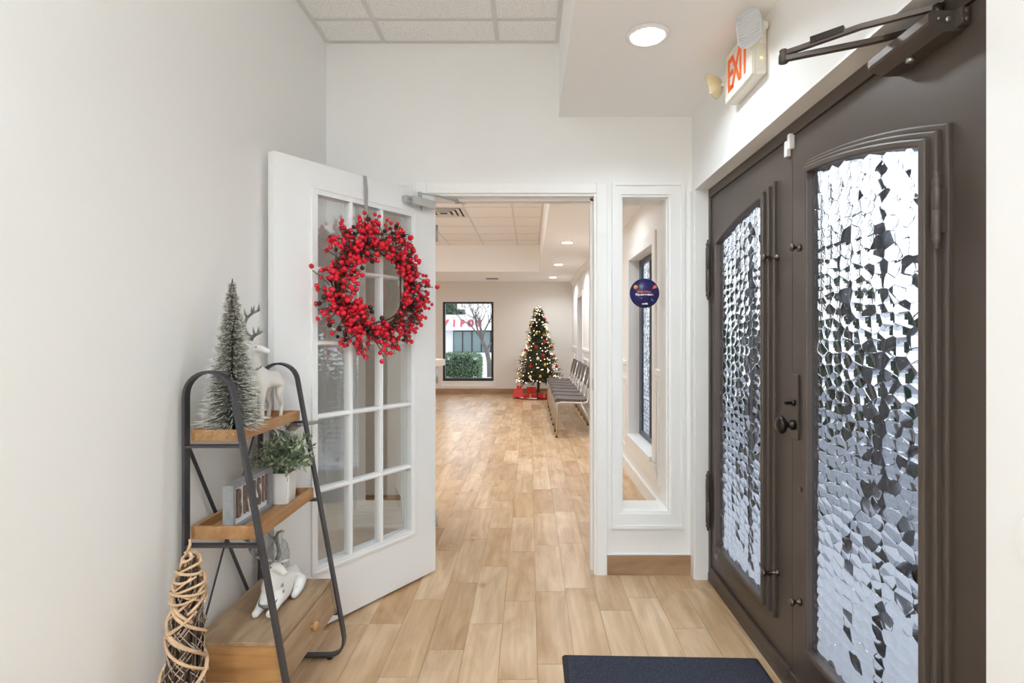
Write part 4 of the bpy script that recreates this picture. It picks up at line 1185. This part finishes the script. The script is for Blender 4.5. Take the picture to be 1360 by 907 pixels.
# ================================================================== WAITING ROOM
leather = mat('grey_brown_vinyl', lin(92, 80, 74), .55, var=.08, vscale=30)
def make_chair(label, loc):
    o = thing('waiting_chair', label, 'chair', loc, 0, 'row of steel framed waiting chairs')
    for s in (-1, 1):
        y = s*.205
        b = MB(); b.tube([(-.245, y, .004), (-.238, y, .38), (-.228, y, .425), (-.195, y, .442), (.10, y, .428), (.140, y, .45), (.165, y, .55), (.235, y, .83)], .0115, 8); mk('side_frame', b, M['chrome'], o, False)
        b = MB(); b.tube([(.06, y, .428), (.15, y*1.02, .25), (.245, y*1.02, .004)], .0115, 8); mk('rear_leg', b, M['chrome'], o, False)
        for x in (-.245, .245):
            b = MB(); b.lathe([(.014, 0), (.014, .012), (.011, .014)], (x, y, 0), 10); mk('foot_cap', b, M['rubber'], o, False)
    b = MB(); pr = [(-.262, .440), (-.270, .455), (-.262, .472), (-.235, .486), (-.10, .478), (.08, .470), (.145, .478), (.145, .450), (-.10, .446)]
    b.prism(pr, -.19, .19, 'y'); mk('seat', b, leather, o, False)
    b = MB(); b.prism([(.172, .60), (.195, .594), (.215, .66), (.252, .835), (.240, .845), (.224, .838)], -.185, .185, 'y'); mk('backrest', b, leather, o, False)
    b = MB(); b.tube([(-.20, -.205, .440), (-.20, .205, .440)], .009, 8); b.tube([(.09, -.205, .430), (.09, .205, .430)], .009, 8); b.tube([(.20, -.205, .69), (.20, .205, .69)], .008, 8); mk('cross_rail', b, M['chrome'], o, False)
    return o
CL = ['steel framed waiting chair at the doorway end of the row', 'second waiting chair from the doorway end of the row', 'third waiting chair from the doorway end of the row', 'middle waiting chair of the seven in the row', 'third waiting chair from the christmas tree end', 'second waiting chair from the christmas tree end', 'waiting chair beside the christmas tree at the row end']
c0 = make_chair(CL[0], (.582, 6.99, 0))
for i in range(1, 7):
    copy_tree(c0, (.582+.004*math.sin(i*2), 6.99+.472*i, 0), .01*math.sin(i*3), CL[i])

# reception counter
o = thing('reception_counter', 'white counter with a rounded end poking past the open door', 'counter', (-1.6, 6.0, 0))
b = MB(); pr = [(-2.6, 5.72), (-1.13, 5.72)]+[(-1.13+.205*math.sin(t/12*PI), 5.925-.205*math.cos(t/12*PI)) for t in range(1, 12)]+[(-1.13, 6.13), (-2.6, 6.13)]
b.prism(pr, .955, 1.018, 'z'); mk('counter_top', b, mat('counter_laminate', (.80, .78, .74, 1), .3), o)
b = MB(); b.box(-2.6, -1.25, 5.79, 6.06, .001, .955); mk('counter_front', b, M['paint_shaded'], o)

# christmas tree
TX, TY = .176, 11.02
ct = thing('christmas_tree', 'lit green christmas tree with red and gold baubles in the far corner', 'christmas tree', (TX, TY, 0))
pine = [mat('pine_needles', lin(52, 58, 36), .7, var=.3, vscale=30), mat('pine_tips', lin(92, 86, 50), .7, var=.3, vscale=30)]
rng = random.Random(21); b = MB(); ZT, ZB = 1.86, .32
def trad(z): return .43*((ZT-z)/(ZT-ZB))**.85+.035
for k in range(620):
    z = ZB+(ZT-.04-ZB)*(rng.random()**1.25); a = rng.random()*2*PI; R = trad(z)*rng.uniform(.62, 1.12)
    d = Vector((math.cos(a), math.sin(a), 0)); p0 = Vector((0, 0, z+.06)); p1 = d*R+Vector((0, 0, z-.05+.05*rng.random())); ax = (p1-p0)
    for i in range(22):
        u = .2+.8*rng.random(); p = p0+ax*u; q = Vector((rng.gauss(0, 1), rng.gauss(0, 1), rng.gauss(0, 1))).normalized()*.055+ax.normalized()*.045
        s = q.cross(Vector((rng.random(), rng.random(), rng.random()))).normalized()*.007
        b.add([p-s, p+s, p+q], [(0, 1, 2)], False, 1 if u > .8 and rng.random() < .5 else 0)
b.lathe([(.30, ZB+.02), (.22, ZB+.5), (.10, ZB+1.0), (.01, ZT-.12)], (0, 0, 0), 12)
for i in range(10):
    a = i*2.4; b.add([(.012*math.cos(a), .012*math.sin(a), ZT-.06), (-.012*math.cos(a), -.012*math.sin(a), ZT-.06), (.05*math.cos(a+1.5), .05*math.sin(a+1.5), ZT+.02)], [(0, 1, 2)])
mk('foliage', b, pine, ct, False, kind='stuff')
b = MB(); b.tube([(0, 0, .02), (0, 0, ZB+.1)], .028, 10); b.lathe([(.10, .0), (.10, .03), (.04, .08)], (0, 0, 0.002), 14); mk('trunk', b, M['twig_dk'], ct, False)
baub = {'r': mat('red_bauble', lin(190, 34, 30), .15, .3), 'g': mat('gold_bauble', lin(206, 168, 84), .2, .6), 'w': mat('white_bauble', lin(232, 222, 206), .25), 'o': mat('copper_bauble', lin(190, 104, 52), .25, .5)}
bm_ = {}
for px, py, kind in ((708, 412, 'o'), (724, 424, 'r'), (703, 432, 'r'), (712, 443, 'g'), (726, 438, 'w'), (722, 454, 'r'), (732, 459, 'g'), (702, 458, 'o'), (737, 461, 'r'), (698, 474, 'g'), (721, 472, 'r'), (714, 476, 'w'), (705, 486, 'r'), (723, 484, 'g'), (734, 488, 'w'), (692, 498, 'g'), (717, 499, 'g'), (740, 473, 'o'), (744, 487, 'r'), (722, 445, 'g'), (698, 465, 'r'), (712, 461, 'r'), (730, 500, 'o'), (704, 500, 'w')):
    # spots given as offsets across and up the face of the tree
    x = (px-715)*.0153; z = 1.3-(py-443)*.0150
    R = trad(z)*.98; x = max(-R*.96, min(R*.96, x)); y = -math.sqrt(max(0, R*R-x*x))
    if kind not in bm_:
        t = MB(); t.ball((0, 0, 0), .033, 2); t.lathe([(.008, .030), (.008, .042), (.002, .044)], (0, 0, 0), 8); q = mk('bauble', t, baub[kind], ct, False); bm_[kind] = q.data
    else: q = link('bauble', bm_[kind], ct)
    q.location = (x, y, z)
b = MB(); bulb = mat('warm_fairy_bulb', (1, .85, .6, 1), .4, emit=(1, .80, .52, 1), es=2.6)
for k in range(300):
    z = ZB+(ZT-ZB)*(rng.random()**1.2); a = rng.random()*2*PI; R = trad(z)*rng.uniform(.82, 1.05); b.ball((R*math.cos(a), R*math.sin(a), z), .0095, 1)
mk('fairy_lights', b, bulb, ct, False, kind='stuff')
o = thing('tree_skirt', 'dark red tree skirt with white trim under the christmas tree', 'tree skirt', (TX-.05, TY, 0))
b = MB(); b.lathe([(.42, .002), (.43, .012), (.25, .022), (.03, .03)], (0, 0, 0), 28); mk('skirt', b, mat('red_velvet', lin(150, 20, 26), .8), o, False)
b = MB()
for i in range(26):
    a = PI+.25+i/25*1.3; b.ball((.36*math.cos(a), .36*math.sin(a), .022), .028, 1, (1.2, 1.2, .5))
mk('fur_trim', b, mat('white_fur', (.8, .78, .75, 1), .9), o, False)
redp = mat('red_gift_paper', lin(212, 36, 30), .35); redp2 = mat('red_plaid_paper', lin(176, 30, 30), .5, var=.3, vscale=30); goldr = mat('ribbon_gold', lin(196, 150, 90), .35, .3)
def gift(label, x0, x1, y0, y1, h, m, z0=.025, bow=True):
    o = thing('gift_box', label, 'gift', ((x0+x1)/2, (y0+y1)/2, z0))
    b = MB(); b.box(x0, x1, y0, y1, z0, z0+h, .004); mk('box', b, m, o)
    b = MB(); xm, ym = (x0+x1)/2, (y0+y1)/2
    b.ring(rect(x0-.001, x1+.001, z0+.001, z0+h-.001), rect(x0-.003, x1+.003, z0, z0+h+.002), ym-.014, ym+.014, 'y'); b.ring(rect(y0-.001, y1+.001, z0+.001, z0+h-.001), rect(y0-.003, y1+.003, z0, z0+h+.002), xm-.014, xm+.014, 'x')
    if bow:
        for s in (-1, 1): b.ball((xm+s*.03, ym, z0+h+.014), .024, 1, (1.2, .6, .6))
    mk('ribbon', b, goldr if m is not redp else redp2, o)
gift('flat plaid red gift box lying on the tree skirt', -.12, .14, 10.66, 10.84, .075, redp2, .03, False)
gift('square red gift box close to the tree trunk', .17, .40, 10.68, 10.86, .095, redp2, .03)
gift('tall red gift box behind the shiny gift bag', -.06, .12, 10.88, 10.97, .19, redp, .032, False)
o = thing('gift_bag', 'shiny red gift bag slumped beneath the christmas tree', 'gift bag', (-.20, 10.9, .03))
b = MB(); v0 = [(-.35, 10.80), (-.13, 10.80), (-.13, 10.97), (-.35, 10.97)]; v1 = [(-.32, 10.84), (-.14, 10.84), (-.14, 10.94), (-.32, 10.94)]; v2 = [(-.235, 10.87), (-.18, 10.87), (-.18, 10.91), (-.235, 10.91)]
b.add([(p[0], p[1], .028) for p in v0]+[(p[0], p[1], .17) for p in v1]+[(p[0], p[1], .225) for p in v2], [(3, 2, 1, 0)]+[(i, (i+1) % 4, 4+(i+1) % 4, 4+i) for i in range(4)]+[(4+i, 4+(i+1) % 4, 8+(i+1) % 4, 8+i) for i in range(4)]+[(8, 9, 10, 11)])
mk('bag', b, redp, o)
b = MB()
for s in (-1, 1): b.ball((-.20+s*.035, 10.885, .24), .03, 1, (1.1, .5, .8))
mk('bow', b, redp, o)

# ================================================================== OUTSIDE
conc = mat('pale_concrete', (.62, .61, .60, 1), .9, var=.06, vscale=1.5)
asph = mat('grey_asphalt', (.32, .325, .335, 1), .9, var=.12, vscale=2)
b = MB(); b.add([(-40, 11.9, -.06), (40, 11.9, -.06), (40, 18, -.08), (-40, 18, -.08), (-40, 70, -.72), (40, 70, -.72)], [(0, 1, 2, 3), (3, 2, 5, 4)])
b.add([(1.09, -20, -.06), (2.9, -20, -.06), (2.9, 11.9, -.06), (1.09, 11.9, -.06)], [(0, 1, 2, 3)])
gd = struct('ground', b, conc, 'pale concrete pavement outside the windows and doors', 'ground')
b = MB(); b.add([(2.9, -20, -.10), (40, -20, -.10), (40, 11.9, -.10), (2.9, 11.9, -.10)], [(0, 1, 2, 3)])
struct('ground_parking', b, asph, 'grey asphalt parking area beyond the double doors', 'ground')

def bush(name, label, c, size, n, mats, cat='shrub', group=None, core=True):
    o = thing(name, label, cat, (c[0], c[1], c[2]), group=group); rg = random.Random(int(c[0]*100+c[1]*10)); b = MB()
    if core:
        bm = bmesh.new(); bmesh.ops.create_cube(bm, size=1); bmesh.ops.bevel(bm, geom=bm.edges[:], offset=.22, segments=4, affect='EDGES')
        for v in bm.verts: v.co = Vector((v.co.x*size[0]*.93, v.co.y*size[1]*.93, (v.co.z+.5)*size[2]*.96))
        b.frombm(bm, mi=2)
    for i in range(n):
        v = Vector((rg.uniform(-1, 1), rg.uniform(-1, 1), rg.uniform(-1, 1)))
        k = max(abs(v.x), abs(v.y), abs(v.z)); q = v/k; l4 = (q.x**6+q.y**6+q.z**6)**(1/6); q = q/l4
        p = Vector((q.x*size[0]/2, q.y*size[1]/2, (q.z+1)*size[2]/2))*rg.uniform(.93, 1.03)
        if p.z < .02: continue
        d = Vector((rg.gauss(0, 1), rg.gauss(0, 1), rg.gauss(0, 1))).normalized(); s = d.orthogonal().normalized(); l = rg.uniform(.03, .05)*(size[2]/.8)**.5
        b.add([p, p+d*l*.5+s*l*.35, p+d*l, p+d*l*.5-s*l*.35], [(0, 1, 2, 3)], False, rg.choice((0, 0, 1)))
    mk('foliage', b, mats, o, False, kind='stuff')
    return o
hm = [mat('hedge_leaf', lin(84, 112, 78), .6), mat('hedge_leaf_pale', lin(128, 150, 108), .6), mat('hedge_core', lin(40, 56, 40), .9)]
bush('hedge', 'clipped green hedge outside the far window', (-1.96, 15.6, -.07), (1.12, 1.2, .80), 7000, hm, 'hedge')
# bare tree
bark = mat('grey_bark', lin(112, 104, 98), .9, var=.2, vscale=10)
def bare_tree(label, base, h, seed, group=None, spread=.55, lean=0, stem=None):
    o = thing('bare_tree', label, 'tree', base, group=group); rg = random.Random(seed); tr = MB(); tw = MB()
    def grow(p, d, l, r, lev):
        pts = [p]; q = p; dd = d
        for i in range(4):
            dd = (dd+Vector((rg.gauss(0, .12), rg.gauss(0, .12), rg.gauss(0, .05)+.03))).normalized(); q = q+dd*l/4; pts.append(q)
        (tr if lev < 2 else tw).tube(pts, [r*(1-.09*i) for i in range(5)], 6 if lev < 2 else 3, False)
        if lev >= 5: return
        for k in range(3 if lev < 3 else 2):
            a = rg.random()*2*PI; s = dd.orthogonal().normalized(); s = (s*math.cos(a)+dd.cross(s)*math.sin(a))
            grow(pts[rg.choice((2, 3, 4, 4))], (dd+s*spread*rg.uniform(.7, 1.3)+Vector((0, 0, .12))).normalized(), l*rg.uniform(.62, .82), r*.58, lev+1)
    if stem:
        tr.tube(stem, [.085, .075, .065, .06][:len(stem)], 8, False)
        for dx in (-.55, -.15, .25, .6, -.35, .05):
            grow(Vector(stem[-1 if dx < .4 else -2]), Vector((dx, rg.uniform(-.4, .4), 1)).normalized(), h*.26, .032, 1)
    else:
        grow(Vector((0, 0, 0)), Vector((lean, 0, 1)).normalized(), h*.30, h*.022, 0)
    mk('trunk', tr, bark, o, False); mk('twigs', tw, bark, o, False, kind='stuff')
bare_tree('bare grey tree outside the far window beside the hedge', (-1.27, 17.2, -.08), 3.0, 4, None, .55, 0, [(0, 0, 0), (-.02, 0, .5), (-.10, 0, .85), (-.24, 0, 1.15)])
# store building
st_ = thing('store_building', 'low white store with red lettered fascia across the lot', 'building', (-7, 52, -.5))
sw_ = mat('store_white', (.80, .79, .80, 1), .7); sred = mat('store_red', lin(204, 78, 92), .5); sdk = mat('store_window', lin(120, 140, 138), .1)
b = MB(); b.box(-26, 10, 52.2, 60, -.6, 3.0); mk('wall', b, sw_, st_)
b = MB(); b.prism([(51.2, 1.62), (52.2, 1.62), (52.2, 3.1), (51.7, 3.1)], -26, 10, 'x'); b.v = [(v[0], v[1], v[2]) for v in b.v]; fa = mk('fascia', b, sw_, st_)
for i in range(24):
    x = -24+i*1.4; v = MB(); v.strap([(x, 51.19, 1.62), (x, 51.69, 3.1)], (1, 0, 0), .05, .03); mk('seam', v, mat('seam_grey', (.55, .55, .57, 1), .7) if i == 0 else bpy.data.materials['seam_grey'], fa)
for ch, px in (('V', -8.05), ('I', -7.16), ('P', -6.38), ('O', -5.59), ('S', -4.74)):
    mk('letter', text_mesh(ch, .92, .04, .05, basis((1, 0, 0), (0, .32, .947), (0, -.947, .32), (px, 51.36, 2.25), .85 if ch != 'V' else 1.15, 1)), sred, st_)
for i in range(17):
    x = -7.35+i*.9
    if x > 8: break
    f = MB(); f.ring(rect(x+.05, x+.85, -.45, 1.50), rect(x, x+.9, -.5, 1.58), 52.08, 52.2, 'y'); wf = mk('window_frame', f, M['black'], st_)
    g = MB(); g.box(x+.05, x+.85, 52.14, 52.18, -.45, 1.50); mk('pane', g, sdk, wf)
b = MB(); b.box(-26, 10, 51.5, 52.2, -.6, -.5); mk('kerb', b, conc, st_)
ev = bush('evergreen_tree', 'dark evergreen crown above the store roof', (-9.9, 64.5, -.66), (4.4, 4, 6.4), 5000, hm, 'tree')
b = MB(); b.tube([(-9.9, 64.5, -.66), (-9.9, 64.5, 4)], .25, 8); mk('trunk', b, bark, ev)
# greenery seen only as dark shapes through the pebbled glass
for i, (x, y, s, lab) in enumerate(((6.4, 4.4, 1.5, 'dark round shrub outside, straight across from the double doors'), (7.4, 10.0, 2.2, 'large dark shrub outside the tall side windows'), (10.5, 6.0, 1.9, 'broad dark shrub at the back of the parking area'), (5.8, 2.0, 1.2, 'small dark shrub by the parking edge'))):
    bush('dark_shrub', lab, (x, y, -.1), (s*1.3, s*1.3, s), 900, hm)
bare_tree('bare tree outside the double doors', (4.6, 5.6, -.1), 5.5, 12, None, .55)
bare_tree('slim bare tree in front of the tall side windows', (4.2, 8.6, -.1), 5.0, 17, None, .5)
bare_tree('bare tree at the kerb past the iron doors', (3.4, 3.1, -.1), 4.5, 19, None, .5)
